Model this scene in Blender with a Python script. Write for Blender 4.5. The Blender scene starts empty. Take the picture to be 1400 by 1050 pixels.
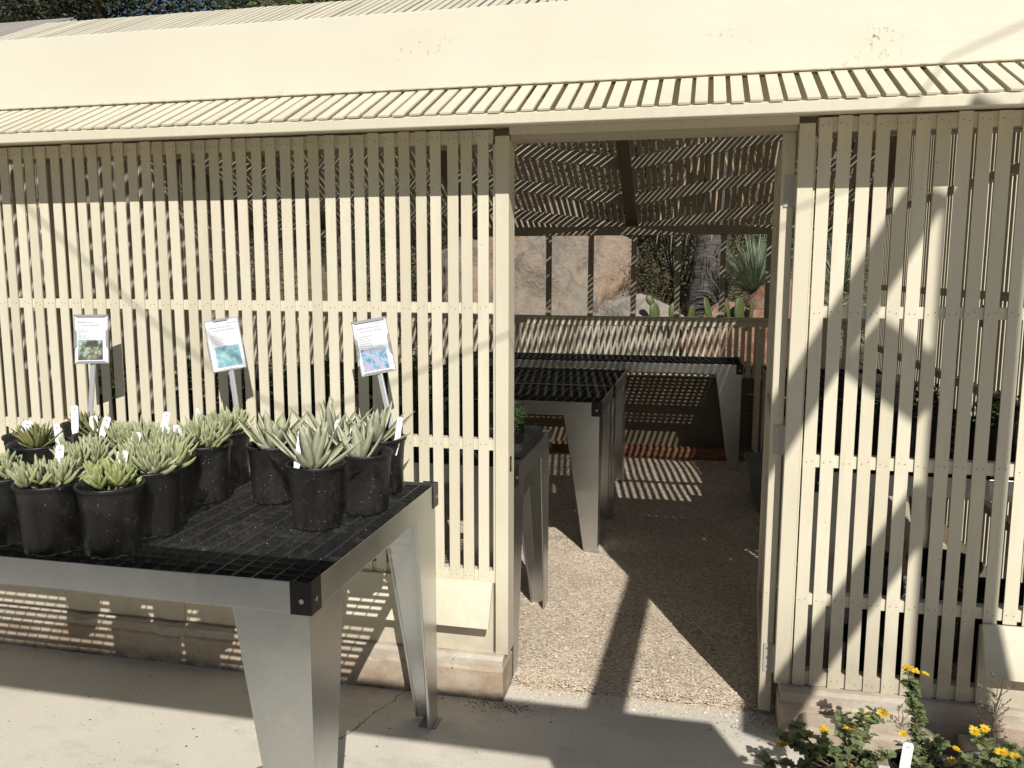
import bpy, bmesh, math, random
from mathutils import Vector, Matrix, noise
R = math.radians
random.seed(7)
sc = bpy.context.scene
col = sc.collection

# ------------------------------------------------------------------ helpers
class MB:
    """collects geometry for ONE mesh object"""
    def __init__(s): s.v = []; s.f = []; s.m = []
    def add(s, vs, fs, mi=0):
        n = len(s.v); s.v += [tuple(p) for p in vs]
        s.f += [tuple(i + n for i in f) for f in fs]; s.m += [mi] * len(fs)
    def box(s, x0, x1, y0, y1, z0, z1, mi=0):
        s.add([(x0,y0,z0),(x1,y0,z0),(x1,y1,z0),(x0,y1,z0),(x0,y0,z1),(x1,y0,z1),(x1,y1,z1),(x0,y1,z1)],
              [(0,3,2,1),(4,5,6,7),(0,1,5,4),(1,2,6,5),(2,3,7,6),(3,0,4,7)], mi)
    def beam(s, a, b, w, h, up=(0,0,1), mi=0):
        """bar from a to b, w across, h along up"""
        a = Vector(a); b = Vector(b); d = (b - a).normalized(); u = Vector(up)
        side = d.cross(u).normalized(); u = side.cross(d).normalized()
        q = []
        for p in (a, b):
            for i, j in ((-1,-1),(1,-1),(1,1),(-1,1)): q.append(p + side*(w/2*i) + u*(h/2*j))
        s.add(q, [(0,1,2,3),(7,6,5,4),(0,4,5,1),(1,5,6,2),(2,6,7,3),(3,7,4,0)], mi)
    def prism(s, poly, ext, mi=0):
        """closed polygon (3d points) extruded by vector"""
        n = len(poly); e = Vector(ext); p = [Vector(q) for q in poly]
        s.add(p + [q + e for q in p], [tuple(range(n-1,-1,-1)), tuple(range(n,2*n))] + [(i,(i+1)%n,(i+1)%n+n,i+n) for i in range(n)], mi)
    def tube(s, pts, r, n=8, mi=0, cap=True):
        pts = [Vector(p) for p in pts]; k = len(pts); rr = r if isinstance(r, (list, tuple)) else [r]*k
        q = []; prev = None
        for i, p in enumerate(pts):
            d = (pts[min(i+1,k-1)] - pts[max(i-1,0)]).normalized()
            if prev is None:
                prev = d.cross(Vector((0,0,1)) if abs(d.z) < .9 else Vector((1,0,0))).normalized()
            side = (prev - d*prev.dot(d)).normalized(); up = d.cross(side); prev = side
            for j in range(n):
                t = 2*math.pi*j/n; q.append(p + side*(math.cos(t)*rr[i]) + up*(math.sin(t)*rr[i]))
        f = [(i*n+j, i*n+(j+1)%n, (i+1)*n+(j+1)%n, (i+1)*n+j) for i in range(k-1) for j in range(n)]
        if cap: f += [tuple(range(n-1,-1,-1)), tuple(range((k-1)*n, k*n))]
        s.add(q, f, mi)
    def lathe(s, prof, n=28, c=(0,0,0), mi=0, wob=None):
        q = []
        for r, z in prof:
            for j in range(n):
                t = 2*math.pi*j/n; q.append((c[0]+r*math.cos(t), c[1]+r*math.sin(t), c[2]+z))
        f = [(i*n+j, i*n+(j+1)%n, (i+1)*n+(j+1)%n, (i+1)*n+j) for i in range(len(prof)-1) for j in range(n)]
        s.add(q, f, mi)
    def disc(s, r, z, n=28, c=(0,0,0), mi=0):
        s.add([(c[0]+r*math.cos(2*math.pi*j/n), c[1]+r*math.sin(2*math.pi*j/n), c[2]+z) for j in range(n)], [tuple(range(n))], mi)
    def build(s, name, mat, parent=None, smooth=False, bevel=0, world=True, kind=None, label=None):
        me = bpy.data.meshes.new(name)
        off = Vector(parent_world(parent)) if (parent is not None and world) else Vector((0,0,0))
        me.from_pydata([tuple(Vector(p) - off) for p in s.v], [], s.f)
        mats = mat if isinstance(mat, (list, tuple)) else [mat]
        for m in mats: me.materials.append(m)
        if len(mats) > 1: me.polygons.foreach_set('material_index', s.m)
        if smooth: me.polygons.foreach_set('use_smooth', [True]*len(me.polygons))
        me.update()
        o = bpy.data.objects.new(name, me); col.objects.link(o)
        if parent is not None: o.parent = parent
        if bevel:
            b = o.modifiers.new('bevel', 'BEVEL'); b.width = bevel; b.segments = 2; b.limit_method = 'ANGLE'
        if kind: o['kind'] = kind
        if label: o['label'] = label
        return o
WLOC = {}
def parent_world(p):
    return WLOC.get(p.name, (0,0,0))
def thing(name, loc, label, cat, group=None):
    o = bpy.data.objects.new(name, None); col.objects.link(o); o.location = loc
    o.empty_display_size = .1
    WLOC[o.name] = tuple(loc)
    o['label'] = label; o['category'] = cat
    if group: o['group'] = group
    return o
def tag(o, label, cat, group=None):
    o['label'] = label; o['category'] = cat
    if group: o['group'] = group
    return o
def sub(o, parent):        # register a mesh part (origin at parent's origin) so sub-parts can hang below it
    WLOC[o.name] = parent_world(parent); return o
def inst(src, name, parent, loc=(0,0,0), rz=0, sc_=1):
    o = src.copy(); o.name = name; col.objects.link(o); o.parent = parent; o.location = loc; o.rotation_euler = (0,0,rz); o.scale = (sc_,)*3
    return o

# ------------------------------------------------------------------ materials
def mat(name, base=(.5,.5,.5), rough=.6, metal=0):
    m = bpy.data.materials.new(name); m.use_nodes = True
    nt = m.node_tree; b = nt.nodes['Principled BSDF']
    b.inputs['Base Color'].default_value = (*base, 1); b.inputs['Roughness'].default_value = rough; b.inputs['Metallic'].default_value = metal
    return m, nt, b
def N(nt, t, **kw):
    n = nt.nodes.new(t)
    for k, v in kw.items():
        if k.startswith('i_'):
            key = k[2:]; key = int(key) if key.isdigit() else key.replace('_', ' ')
            n.inputs[key].default_value = v
        else: setattr(n, k, v)
    return n
def coords(nt, scale=1, which='Object', scl=None):
    tc = N(nt, 'ShaderNodeTexCoord'); mp = N(nt, 'ShaderNodeMapping')
    mp.inputs['Scale'].default_value = scl or (scale,)*3
    nt.links.new(tc.outputs[which], mp.inputs['Vector']); return mp.outputs['Vector']
def wcoords(nt, scale=1, scl=None):
    g = N(nt, 'ShaderNodeNewGeometry'); mp = N(nt, 'ShaderNodeMapping')
    mp.inputs['Scale'].default_value = scl or (scale,)*3
    nt.links.new(g.outputs['Position'], mp.inputs['Vector']); return mp.outputs['Vector']
def noise_n(nt, vec, scale, detail=4, rough=.6):
    n = N(nt, 'ShaderNodeTexNoise', i_Scale=scale, i_Detail=detail, i_Roughness=rough); nt.links.new(vec, n.inputs['Vector']); return n.outputs['Fac']
def ramp(nt, fac, stops):
    r = N(nt, 'ShaderNodeValToRGB'); e = r.color_ramp.elements
    while len(e) < len(stops): e.new(.5)
    for el, (p, c) in zip(e, stops):
        el.position = p; el.color = (*c, 1) if len(c) == 3 else c
    nt.links.new(fac, r.inputs['Fac']); return r.outputs['Color']
def mix(nt, fac, a, b, mode='MIX'):
    m = N(nt, 'ShaderNodeMix', data_type='RGBA', blend_type=mode)
    for sock, v in ((m.inputs[0], fac), (m.inputs[6], a), (m.inputs[7], b)):
        if isinstance(v, (int, float)): sock.default_value = v
        elif isinstance(v, tuple): sock.default_value = (*v, 1) if len(v) == 3 else v
        else: nt.links.new(v, sock)
    return m.outputs[2]
def bump(nt, b, h, strength=.3, dist=.01):
    n = N(nt, 'ShaderNodeBump', i_Strength=strength, i_Distance=dist); nt.links.new(h, n.inputs['Height']); nt.links.new(n.outputs['Normal'], b.inputs['Normal'])
def math_n(nt, op, a, b=0.):
    m = N(nt, 'ShaderNodeMath', operation=op)
    for s_, v in ((m.inputs[0], a), (m.inputs[1], b)):
        if isinstance(v, (int, float)): s_.default_value = v
        else: nt.links.new(v, s_)
    return m.outputs[0]

def paint_mat(name, base, specks=.5, dirt=None):
    m, nt, b = mat(name, base, .55)
    v = wcoords(nt)
    n1 = noise_n(nt, v, 2.2, 5); n2 = noise_n(nt, v, 60, 3)
    g = N(nt, 'ShaderNodeNewGeometry')
    c = ramp(nt, n1, [(.25, tuple(x*.93 for x in base)), (.7, tuple(min(1, x*1.03) for x in base))])
    # each stick of timber a touch different
    isl = ramp(nt, g.outputs['Random Per Island'], [(0, (.875,.865,.835)), (.5, (.96,.955,.945)), (1, (1,1,1))])
    c = mix(nt, 1.0, c, isl, 'MULTIPLY')
    # little dirt flecks and nail heads
    vo = N(nt, 'ShaderNodeTexVoronoi', i_Scale=23., feature='F1'); nt.links.new(v, vo.inputs['Vector'])
    spot = math_n(nt, 'LESS_THAN', vo.outputs['Distance'], .055)
    sep = N(nt, 'ShaderNodeSeparateColor'); nt.links.new(vo.outputs['Color'], sep.inputs[0])
    spot = math_n(nt, 'MULTIPLY', spot, math_n(nt, 'LESS_THAN', sep.outputs[0], .16))
    c = mix(nt, math_n(nt, 'MULTIPLY', spot, specks), c, (.16,.13,.09))
    # long faint weather streaks
    vs = wcoords(nt, scl=(1, 1, .12)); st = noise_n(nt, vs, 38, 3, .7)
    c = mix(nt, ramp(nt, st, [(.5, (0,0,0)), (.78, (.42,.42,.42))]), c, tuple(x*.74 for x in base))
    if dirt:
        z = N(nt, 'ShaderNodeSeparateXYZ'); nt.links.new(g.outputs['Position'], z.inputs[0])
        low = N(nt, 'ShaderNodeMapRange', i_1=dirt[0], i_2=dirt[1], i_3=1., i_4=0.); nt.links.new(z.outputs['Z'], low.inputs[0])
        lf = math_n(nt, 'MULTIPLY', low.outputs[0], noise_n(nt, v, 9, 5, .7))
        c = mix(nt, lf, c, (.33,.27,.2))
    nt.links.new(c, b.inputs['Base Color'])
    bump(nt, b, mix(nt, .5, n2, st), .12, .004)
    nt.links.new(ramp(nt, n2, [(.3, (.45,)*3), (.7, (.65,)*3)]), b.inputs['Roughness'])
    return m
CREAM = (.79, .73, .572)
M_cream = paint_mat('cream_paint', CREAM)
M_wall = paint_mat('cream_paint_wall', CREAM, .6, (.15, .5))
M_inner = paint_mat('shaded_cream', (.55,.49,.37), .3)  # the same cream paint with the interior's shade put into its colour
M_shaded_frame = paint_mat('shaded_frame_cream', (.40,.355,.27), .2)  # cream again, darkened to stand in for shade under the roof
M_rafter = paint_mat('shaded_rafter_cream', (.24,.205,.15), .2)  # darkest copy: deep ceiling shade painted into the rafters
M_brownboard = paint_mat('brown_stained_board', (.16,.135,.095), .2)
M_pale = paint_mat('shaded_mauve_paint', (.50,.45,.41), .2)  # pale paint darkened to stand in for lesser light on the next roof

def board_mat():
    m, nt, b = mat('board_paint', (.77,.725,.59), .5)
    v = wcoords(nt)
    c = ramp(nt, noise_n(nt, v, 1.6, 4), [(.3, (.725,.675,.545)), (.7, (.775,.73,.595))])
    # knots bleeding through the paint with cracked flecks round them
    vk = wcoords(nt, scl=(1.35, .01, 3.2)); vo = N(nt, 'ShaderNodeTexVoronoi', i_Scale=1.15); nt.links.new(vk, vo.inputs['Vector'])
    near = ramp(nt, vo.outputs['Distance'], [(.05, (1,1,1)), (.24, (0,0,0))])
    fl = ramp(nt, noise_n(nt, wcoords(nt, scl=(1, 1, .5)), 75, 3, .75), [(.61, (0,0,0)), (.66, (1,1,1))])
    c = mix(nt, math_n(nt, 'MULTIPLY', math_n(nt, 'MULTIPLY', near, fl), .95), c, (.22,.18,.12))
    c = mix(nt, math_n(nt, 'MULTIPLY', near, .10), c, (.6,.5,.34))
    sc2 = N(nt, 'ShaderNodeTexVoronoi', i_Scale=9.); nt.links.new(v, sc2.inputs['Vector'])
    sep = N(nt, 'ShaderNodeSeparateColor'); nt.links.new(sc2.outputs['Color'], sep.inputs[0])
    sp = math_n(nt, 'MULTIPLY', math_n(nt, 'LESS_THAN', sc2.outputs['Distance'], .03), math_n(nt, 'LESS_THAN', sep.outputs[1], .3))
    c = mix(nt, math_n(nt, 'MULTIPLY', sp, .6), c, (.2,.17,.12))
    gr = noise_n(nt, wcoords(nt, scl=(.06, 1, 1)), 45, 4, .65)
    c = mix(nt, ramp(nt, gr, [(.5, (0,0,0)), (.8, (.25,.25,.25))]), c, (.7,.62,.45))
    nt.links.new(c, b.inputs['Base Color']); bump(nt, b, mix(nt, near, gr, fl), .16, .004)
    return m
M_board = board_mat()

def galv_mat(name, base=(.52,.54,.54), rough=.27):
    m, nt, b = mat(name, base, rough, 1)
    v = wcoords(nt)
    n = noise_n(nt, v, 2.6, 5, .6)
    c = ramp(nt, n, [(.25, tuple(x*.86 for x in base)), (.75, tuple(x*1.08 for x in base))])
    vo = N(nt, 'ShaderNodeTexVoronoi', i_Scale=95.); nt.links.new(v, vo.inputs['Vector'])
    sep = N(nt, 'ShaderNodeSeparateColor'); nt.links.new(vo.outputs['Color'], sep.inputs[0])
    c = mix(nt, 1., c, ramp(nt, sep.outputs[0], [(0, (.955,)*3), (1, (1,)*3)]), 'MULTIPLY')
    # drip marks and white oxide specks
    scr = noise_n(nt, wcoords(nt, scl=(1, 1, .12)), 45, 4, .75)
    c = mix(nt, ramp(nt, scr, [(.6, (0,0,0)), (.78, (.22,.22,.22))]), c, (.72,.74,.74))
    sc3 = noise_n(nt, v, 11, 6, .72)
    c = mix(nt, ramp(nt, sc3, [(.58, (0,0,0)), (.66, (.3,.3,.3))]), c, (.74,.73,.69))
    v2 = N(nt, 'ShaderNodeTexVoronoi', i_Scale=70.); nt.links.new(v, v2.inputs['Vector'])
    s2 = N(nt, 'ShaderNodeSeparateColor'); nt.links.new(v2.outputs['Color'], s2.inputs[0])
    sp = math_n(nt, 'MULTIPLY', math_n(nt, 'LESS_THAN', v2.outputs['Distance'], math_n(nt, 'MULTIPLY', s2.outputs[2], .16)), math_n(nt, 'LESS_THAN', s2.outputs[0], .12))
    c = mix(nt, math_n(nt, 'MULTIPLY', sp, .6), c, (.8,.8,.78))
    nt.links.new(c, b.inputs['Base Color'])
    nt.links.new(ramp(nt, n, [(.2, (rough*.85,)*3), (.8, (rough*1.3,)*3)]), b.inputs['Roughness'])
    bump(nt, b, n, .04, .02)
    return m
M_galv = galv_mat('galvanised_steel', (.60,.615,.615), .30)
M_alu = galv_mat('brushed_aluminium', (.66,.67,.66), .33)

def pot_mat(name='black_pot_plastic', spk=.09):
    m, nt, b = mat(name, (.012,.012,.013), .42)
    v = coords(nt)
    oi = N(nt, 'ShaderNodeObjectInfo'); va = N(nt, 'ShaderNodeVectorMath', operation='ADD')
    cx = N(nt, 'ShaderNodeCombineXYZ'); nt.links.new(oi.outputs['Random'], cx.inputs[0]); nt.links.new(v, va.inputs[0]); nt.links.new(cx.outputs[0], va.inputs[1]); v = va.outputs[0]
    n = noise_n(nt, v, 22, 6, .7)
    c = ramp(nt, n, [(.3, (.006,.006,.0065)), (.55, (.011,.011,.012)), (.8, (.04,.039,.038))])
    vo = N(nt, 'ShaderNodeTexVoronoi', i_Scale=240.); nt.links.new(v, vo.inputs['Vector'])
    sep = N(nt, 'ShaderNodeSeparateColor'); nt.links.new(vo.outputs['Color'], sep.inputs[0])
    sp = math_n(nt, 'MULTIPLY', math_n(nt, 'LESS_THAN', vo.outputs['Distance'], math_n(nt, 'MULTIPLY', sep.outputs[2], .36)), math_n(nt, 'LESS_THAN', sep.outputs[0], spk))
    big = noise_n(nt, v, 5.5, 5, .65)
    c = mix(nt, ramp(nt, big, [(.5, (0,0,0)), (.75, (.55,.55,.55))]), c, (.055,.052,.048))
    wm = noise_n(nt, wcoords(nt, scl=(1,1,.2)), 32, 3, .7)
    c = mix(nt, ramp(nt, wm, [(.58, (0,0,0)), (.75, (.4,.4,.4))]), c, (.06,.058,.054))
    c = mix(nt, sp, c, (.36,.35,.34)); nt.links.new(c, b.inputs['Base Color'])
    nt.links.new(ramp(nt, n, [(.3, (.34,)*3), (.7, (.6,)*3)]), b.inputs['Roughness'])
    bump(nt, b, n, .1, .003); return m
M_pot = pot_mat(spk=.055)
M_grid = pot_mat('black_coated_grate', .035)
M_gridlit, _, _ = mat('sunlit_grate_wire', (.09,.09,.09), .35, .3)  # lighter grey stands in for the sunlit top edges of the bars
M_plastic, _, _ = mat('black_corner_plastic', (.012,.012,.012), .3)

def soil_mat():
    m, nt, b = mat('potting_soil', (.06,.04,.03), .9)
    v = coords(nt); n = noise_n(nt, v, 90, 4, .7)
    c = ramp(nt, n, [(.35, (.025,.016,.011)), (.55, (.09,.055,.035)), (.68, (.2,.13,.085)), (.78, (.5,.42,.34))])
    nt.links.new(c, b.inputs['Base Color']); bump(nt, b, n, .9, .01); return m
M_soil = soil_mat()

def leaf_mat(name, a, b_, tip=None, rough=.5, trans=0.0):
    m, nt, b = mat(name, a, rough)
    g = N(nt, 'ShaderNodeNewGeometry'); v = coords(nt)
    c = ramp(nt, g.outputs['Random Per Island'], [(0, a), (1, b_)])
    n = noise_n(nt, v, 35, 3)
    c = mix(nt, 1., c, ramp(nt, n, [(.3, (.75,.75,.72)), (.7, (1.1,1.1,1.1))]), 'MULTIPLY')
    if tip: c = mix(nt, ramp(nt, math_n(nt, 'FRACT', math_n(nt, 'MULTIPLY', g.outputs['Random Per Island'], 7.31)), [(.72, (0,0,0)), (1, (.7,.7,.7))]), c, tip)
    nt.links.new(c, b.inputs['Base Color'])
    if trans:
        tr = N(nt, 'ShaderNodeBsdfTranslucent'); nt.links.new(c, tr.inputs['Color'])
        ms = N(nt, 'ShaderNodeMixShader', i_0=trans); out = nt.nodes['Material Output']
        nt.links.new(b.outputs[0], ms.inputs[1]); nt.links.new(tr.outputs[0], ms.inputs[2]); nt.links.new(ms.outputs[0], out.inputs[0])
    return m
M_dud = leaf_mat('chalky_grey_leaf', (.40,.42,.275), (.54,.55,.41), (.48,.48,.26))
M_sen = leaf_mat('blue_green_finger_leaf', (.30,.335,.165), (.47,.49,.31), (.44,.44,.19))
M_seny = leaf_mat('yellow_green_finger_leaf', (.26,.31,.10), (.38,.42,.20), (.42,.43,.15))
M_red = leaf_mat('reddish_green_leaf', (.19,.24,.08), (.30,.30,.12), (.34,.13,.07))
M_daisy = leaf_mat('daisy_leaf', (.15,.20,.08), (.28,.34,.16), (.30,.31,.14), .5, .25)
M_shrub = leaf_mat('shrub_leaf', (.07,.075,.03), (.15,.14,.06), (.19,.13,.07), .7, .2)
M_olive = leaf_mat('grey_olive_leaf', (.12,.14,.075), (.22,.24,.14), (.3,.29,.2), .7, .2)
M_tree = leaf_mat('dark_tree_leaf', (.016,.023,.009), (.05,.062,.02), (.075,.075,.025), .55, .2)
M_treel = leaf_mat('bright_tree_leaf', (.09,.11,.03), (.20,.23,.06), (.28,.27,.08), .55, .3)
M_yucca = leaf_mat('yucca_blade', (.16,.21,.13), (.29,.35,.24), (.33,.32,.2), .45)
M_cactus = leaf_mat('cactus_pad', (.075,.10,.03), (.135,.155,.05), None, .5)
M_dry = leaf_mat('dry_frond', (.30,.22,.13), (.52,.42,.28), (.18,.12,.07), .8, .2)
M_green = leaf_mat('fresh_green_leaf', (.05,.11,.03), (.12,.2,.06), (.16,.2,.06), .5, .25)
M_twig, _, _ = mat('woody_twig', (.12,.085,.055), .8)
M_stem, _, _ = mat('orange_brown_stem', (.42,.24,.12), .6)
M_yel = leaf_mat('yellow_petal', (.82,.53,.02), (.86,.64,.05), None, .5, .15)
M_yelc, _, _ = mat('orange_flower_centre', (.7,.33,.02), .7)
M_org = leaf_mat('orange_petal', (.85,.35,.01), (.85,.5,.02), None, .5, .2)
M_tag, _, _ = mat('white_plastic', (.82,.83,.86), .35)
M_ink, _, _ = mat('grey_ink', (.12,.12,.14), .6)
M_print, _, _ = mat('faint_grey_print', (.42,.43,.47), .6)
M_card, _, _ = mat('white_card', (.74,.76,.80), .35)
M_hinge, _, _ = mat('painted_over_hinge', (.50,.475,.41), .5, .15)
M_flap, _, _ = mat('dull_sign_metal', (.27,.275,.285), .45, .25)
M_pole, _, _ = mat('pale_zinc_pole', (.55,.56,.57), .42, .35)
M_screw, _, _ = mat('screw_zinc', (.6,.6,.6), .35, 1)
M_redp, _, _ = mat('red_plastic', (.45,.06,.03), .5)
M_lav, _, _ = mat('lavender_plastic', (.5,.48,.55), .5)
M_grey_box, _, _ = mat('grey_plastic_tote', (.16,.16,.155), .5)
M_brown_leaf, _, _ = mat('dead_leaf', (.32,.17,.06), .8)

def conc_mat(name, a, b_, c_, brown=None, zb=None):
    m, nt, b = mat(name, a, .85)
    v = wcoords(nt)
    n = noise_n(nt, v, 1.5, 8, .62); f = noise_n(nt, v, 130, 3, .7)
    c = ramp(nt, n, [(.3, a), (.5, b_), (.72, c_)])
    c = mix(nt, .35, c, ramp(nt, f, [(.3, tuple(x*.75 for x in a)), (.7, tuple(min(1, x*1.12) for x in c_))]))
    vo = N(nt, 'ShaderNodeTexVoronoi', i_Scale=26.); nt.links.new(v, vo.inputs['Vector'])
    sep = N(nt, 'ShaderNodeSeparateColor'); nt.links.new(vo.outputs['Color'], sep.inputs[0])
    sp = math_n(nt, 'MULTIPLY', math_n(nt, 'LESS_THAN', vo.outputs['Distance'], math_n(nt, 'MULTIPLY', sep.outputs[2], .13)), math_n(nt, 'LESS_THAN', sep.outputs[0], .22))
    c = mix(nt, math_n(nt, 'MULTIPLY', sp, .8), c, (.07,.055,.04))
    if brown:
        st = noise_n(nt, wcoords(nt, scl=(1, 1, 2.)), 3.3, 6, .7)
        c = mix(nt, ramp(nt, st, [(.38, (0,0,0)), (.62, (.85,.85,.85))]), c, brown)
    if name == 'pavement_concrete':
        g = N(nt, 'ShaderNodeNewGeometry'); p = N(nt, 'ShaderNodeSeparateXYZ'); nt.links.new(g.outputs['Position'], p.inputs[0])
        wob = math_n(nt, 'MULTIPLY', math_n(nt, 'SUBTRACT', noise_n(nt, v, 7, 4, .7), .5), .09)
        # a hairline crack running from the curb towards the viewer
        lx = math_n(nt, 'ADD', math_n(nt, 'ADD', p.outputs[0], math_n(nt, 'MULTIPLY', p.outputs[1], -.28)), wob)
        cr = math_n(nt, 'LESS_THAN', math_n(nt, 'ABSOLUTE', math_n(nt, 'SUBTRACT', lx, .60)), math_n(nt, 'MULTIPLY', noise_n(nt, v, 22, 3, .8), .0055))
        c = mix(nt, math_n(nt, 'MULTIPLY', cr, .75), c, (.10,.085,.07))
        stn = noise_n(nt, wcoords(nt, scl=(1.3, 2.2, 1)), 2.3, 7, .7)
        c = mix(nt, ramp(nt, stn, [(.52, (0,0,0)), (.7, (.5,.5,.5))]), c, (.40,.355,.29))
    if zb:
        g = N(nt, 'ShaderNodeNewGeometry'); z = N(nt, 'ShaderNodeSeparateXYZ'); nt.links.new(g.outputs['Position'], z.inputs[0])
        low = N(nt, 'ShaderNodeMapRange', i_1=zb[0], i_2=zb[1], i_3=1., i_4=0.); nt.links.new(z.outputs[zb[3] if len(zb) > 3 else 'Z'], low.inputs[0])
        c = mix(nt, math_n(nt, 'MULTIPLY', low.outputs[0], ramp(nt, noise_n(nt, v, 14, 5, .7), [(.35, (0,0,0)), (.65, (1,1,1))])), c, zb[2])
    nt.links.new(c, b.inputs['Base Color']); bump(nt, b, mix(nt, .5, n, f), .35, .006); return m
M_pave = conc_mat('pavement_concrete', (.63,.585,.49), (.70,.65,.55), (.76,.71,.61))
M_curb = conc_mat('stained_concrete', (.46,.375,.285), (.54,.455,.355), (.60,.53,.43), (.34,.245,.165), (.0, .06, (.09,.075,.055)))
M_cap = conc_mat('grey_mortar', (.46,.40,.325), (.54,.485,.40), (.62,.57,.49), (.40,.32,.24))
def gravel_mat():
    m, nt, b = mat('gravel', (.4,.33,.25), .9)
    v = wcoords(nt)
    vo = N(nt, 'ShaderNodeTexVoronoi', i_Scale=105., i_Randomness=1.); nt.links.new(v, vo.inputs['Vector'])
    sep = N(nt, 'ShaderNodeSeparateColor'); nt.links.new(vo.outputs['Color'], sep.inputs[0])
    c = ramp(nt, sep.outputs[0], [(0, (.46,.37,.28)), (.35, (.63,.525,.405)), (.7, (.73,.63,.50)), (1, (.83,.76,.65))])
    big = noise_n(nt, v, 3, 5)
    c = mix(nt, 1., c, ramp(nt, big, [(.3, (.8,.78,.75)), (.7, (1.06,1.04,1.)) ]), 'MULTIPLY')
    c = mix(nt, ramp(nt, vo.outputs['Distance'], [(.55, (0,0,0)), (.9, (.7,.7,.7))]), c, (.12,.09,.065))
    nt.links.new(c, b.inputs['Base Color'])
    h = math_n(nt, 'SUBTRACT', 1., vo.outputs['Distance']); bump(nt, b, h, .6, .006); return m
M_gravel = gravel_mat()
def pebble_mat():
    m, nt, b = mat('pebble', (.4,.34,.27), .85)
    g = N(nt, 'ShaderNodeNewGeometry')
    nt.links.new(ramp(nt, g.outputs['Random Per Island'], [(0, (.42,.33,.25)), (.3, (.62,.51,.39)), (.75, (.72,.62,.49)), (1, (.86,.80,.70))]), b.inputs['Base Color']); return m
M_peb = pebble_mat()
def rock_mat(name, cols, sc_=1.1):
    m, nt, b = mat(name, cols[0], .9)
    v = wcoords(nt); n = noise_n(nt, v, sc_, 9, .62); n2 = noise_n(nt, v, 14, 6, .7)
    c = ramp(nt, n, [(.28, cols[0]), (.42, cols[1]), (.55, cols[2]), (.7, cols[3])])
    c = mix(nt, .5, c, ramp(nt, n2, [(.3, (.42,.42,.42)), (.75, (1.35,1.35,1.35))]), 'MULTIPLY')
    w = N(nt, 'ShaderNodeTexVoronoi', i_Scale=.9, feature='DISTANCE_TO_EDGE'); 
    wv = N(nt, 'ShaderNodeVectorMath', operation='ADD'); nn = N(nt, 'ShaderNodeTexNoise', i_Scale=2.5, i_Detail=5.); nt.links.new(v, nn.inputs['Vector']); nt.links.new(v, wv.inputs[0]); nt.links.new(nn.outputs['Color'], wv.inputs[1]); nt.links.new(wv.outputs[0], w.inputs['Vector'])
    c = mix(nt, ramp(nt, w.outputs['Distance'], [(.0, (.55,.55,.55)), (.012, (0,0,0))]), c, (.13,.1,.08))
    nt.links.new(c, b.inputs['Base Color']); bump(nt, b, mix(nt, .4, n, n2), 1., .12); return m
M_boulder = rock_mat('boulder_stone', [(.19,.165,.14), (.31,.265,.215), (.34,.275,.21), (.44,.285,.195)])
M_rock = rock_mat('pale_rock', [(.3,.27,.23), (.4,.35,.3), (.45,.38,.3), (.5,.42,.33)], 2)
M_rrock = rock_mat('red_rock', [(.22,.1,.07), (.34,.17,.11), (.42,.24,.17), (.5,.33,.25)], 2.5)
def earth_mat():
    m, nt, b = mat('hillside_soil', (.2,.15,.1), .95)
    v = wcoords(nt); n = noise_n(nt, v, .8, 8, .65)
    nt.links.new(ramp(nt, n, [(.3, (.08,.08,.04)), (.5, (.17,.13,.085)), (.7, (.27,.21,.14))]), b.inputs['Base Color']); bump(nt, b, n, .8, .2); return m
M_earth = earth_mat()
def bark_mat(name, a, b_, scl=(8, 8, 40)):
    m, nt, b = mat(name, a, .9)
    n = noise_n(nt, wcoords(nt, scl=scl), 1, 6, .7)
    nt.links.new(ramp(nt, n, [(.35, a), (.7, b_)]), b.inputs['Base Color']); bump(nt, b, n, .9, .03); return m
M_palm = bark_mat('palm_bark', (.045,.038,.034), (.2,.175,.16))
M_bark = bark_mat('tree_bark', (.06,.045,.035), (.17,.13,.1), (14, 14, 3))
M_timber = bark_mat('red_brown_timber', (.17,.075,.04), (.33,.155,.085), (3, 30, 30))
M_frame = bark_mat('pergola_timber', (.2,.15,.1), (.34,.27,.19), (20, 20, 3))
def photo_mat(name, stops, sc_, off):
    m, nt, b = mat(name, (.5,.5,.5), .4)
    v = coords(nt); mp = N(nt, 'ShaderNodeMapping'); mp.inputs['Location'].default_value = off; nt.links.new(v, mp.inputs['Vector'])
    n = noise_n(nt, mp.outputs[0], sc_, 5, .75); nt.links.new(ramp(nt, n, stops), b.inputs['Base Color']); return m

# ------------------------------------------------------------------ world, sun, camera
SUN = Vector((.44, -1, .88)).normalized()
w = bpy.data.worlds.new('World'); sc.world = w; w.use_nodes = True
nt = w.node_tree; bg = nt.nodes['Background']; sky = nt.nodes.new('ShaderNodeTexSky')
sky.sky_type = 'NISHITA'; sky.sun_disc = False; sky.sun_elevation = math.asin(SUN.z); sky.sun_rotation = math.atan2(SUN.x, SUN.y)
sky.air_density = 1.0; sky.dust_density = .6; sky.ozone_density = 1.5
nt.links.new(sky.outputs[0], bg.inputs[0]); bg.inputs[1].default_value = .05
sl = bpy.data.lights.new('Sun', 'SUN'); sl.energy = 4.6; sl.angle = R(.36); sl.color = (1, .965, .895)
so = bpy.data.objects.new('Sun', sl); col.objects.link(so); so.rotation_euler = SUN.to_track_quat('Z', 'Y').to_euler(); so.location = SUN*30
cam = bpy.data.cameras.new('Camera'); co = bpy.data.objects.new('Camera', cam); col.objects.link(co)
yaw, pit, rol = R(12.6583), R(7.59465), R(.1076)
fw = Vector((-math.sin(yaw)*math.cos(pit), math.cos(yaw)*math.cos(pit), -math.sin(pit)))
rt = Vector((math.cos(yaw), math.sin(yaw), 0)); upv = rt.cross(fw)
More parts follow.
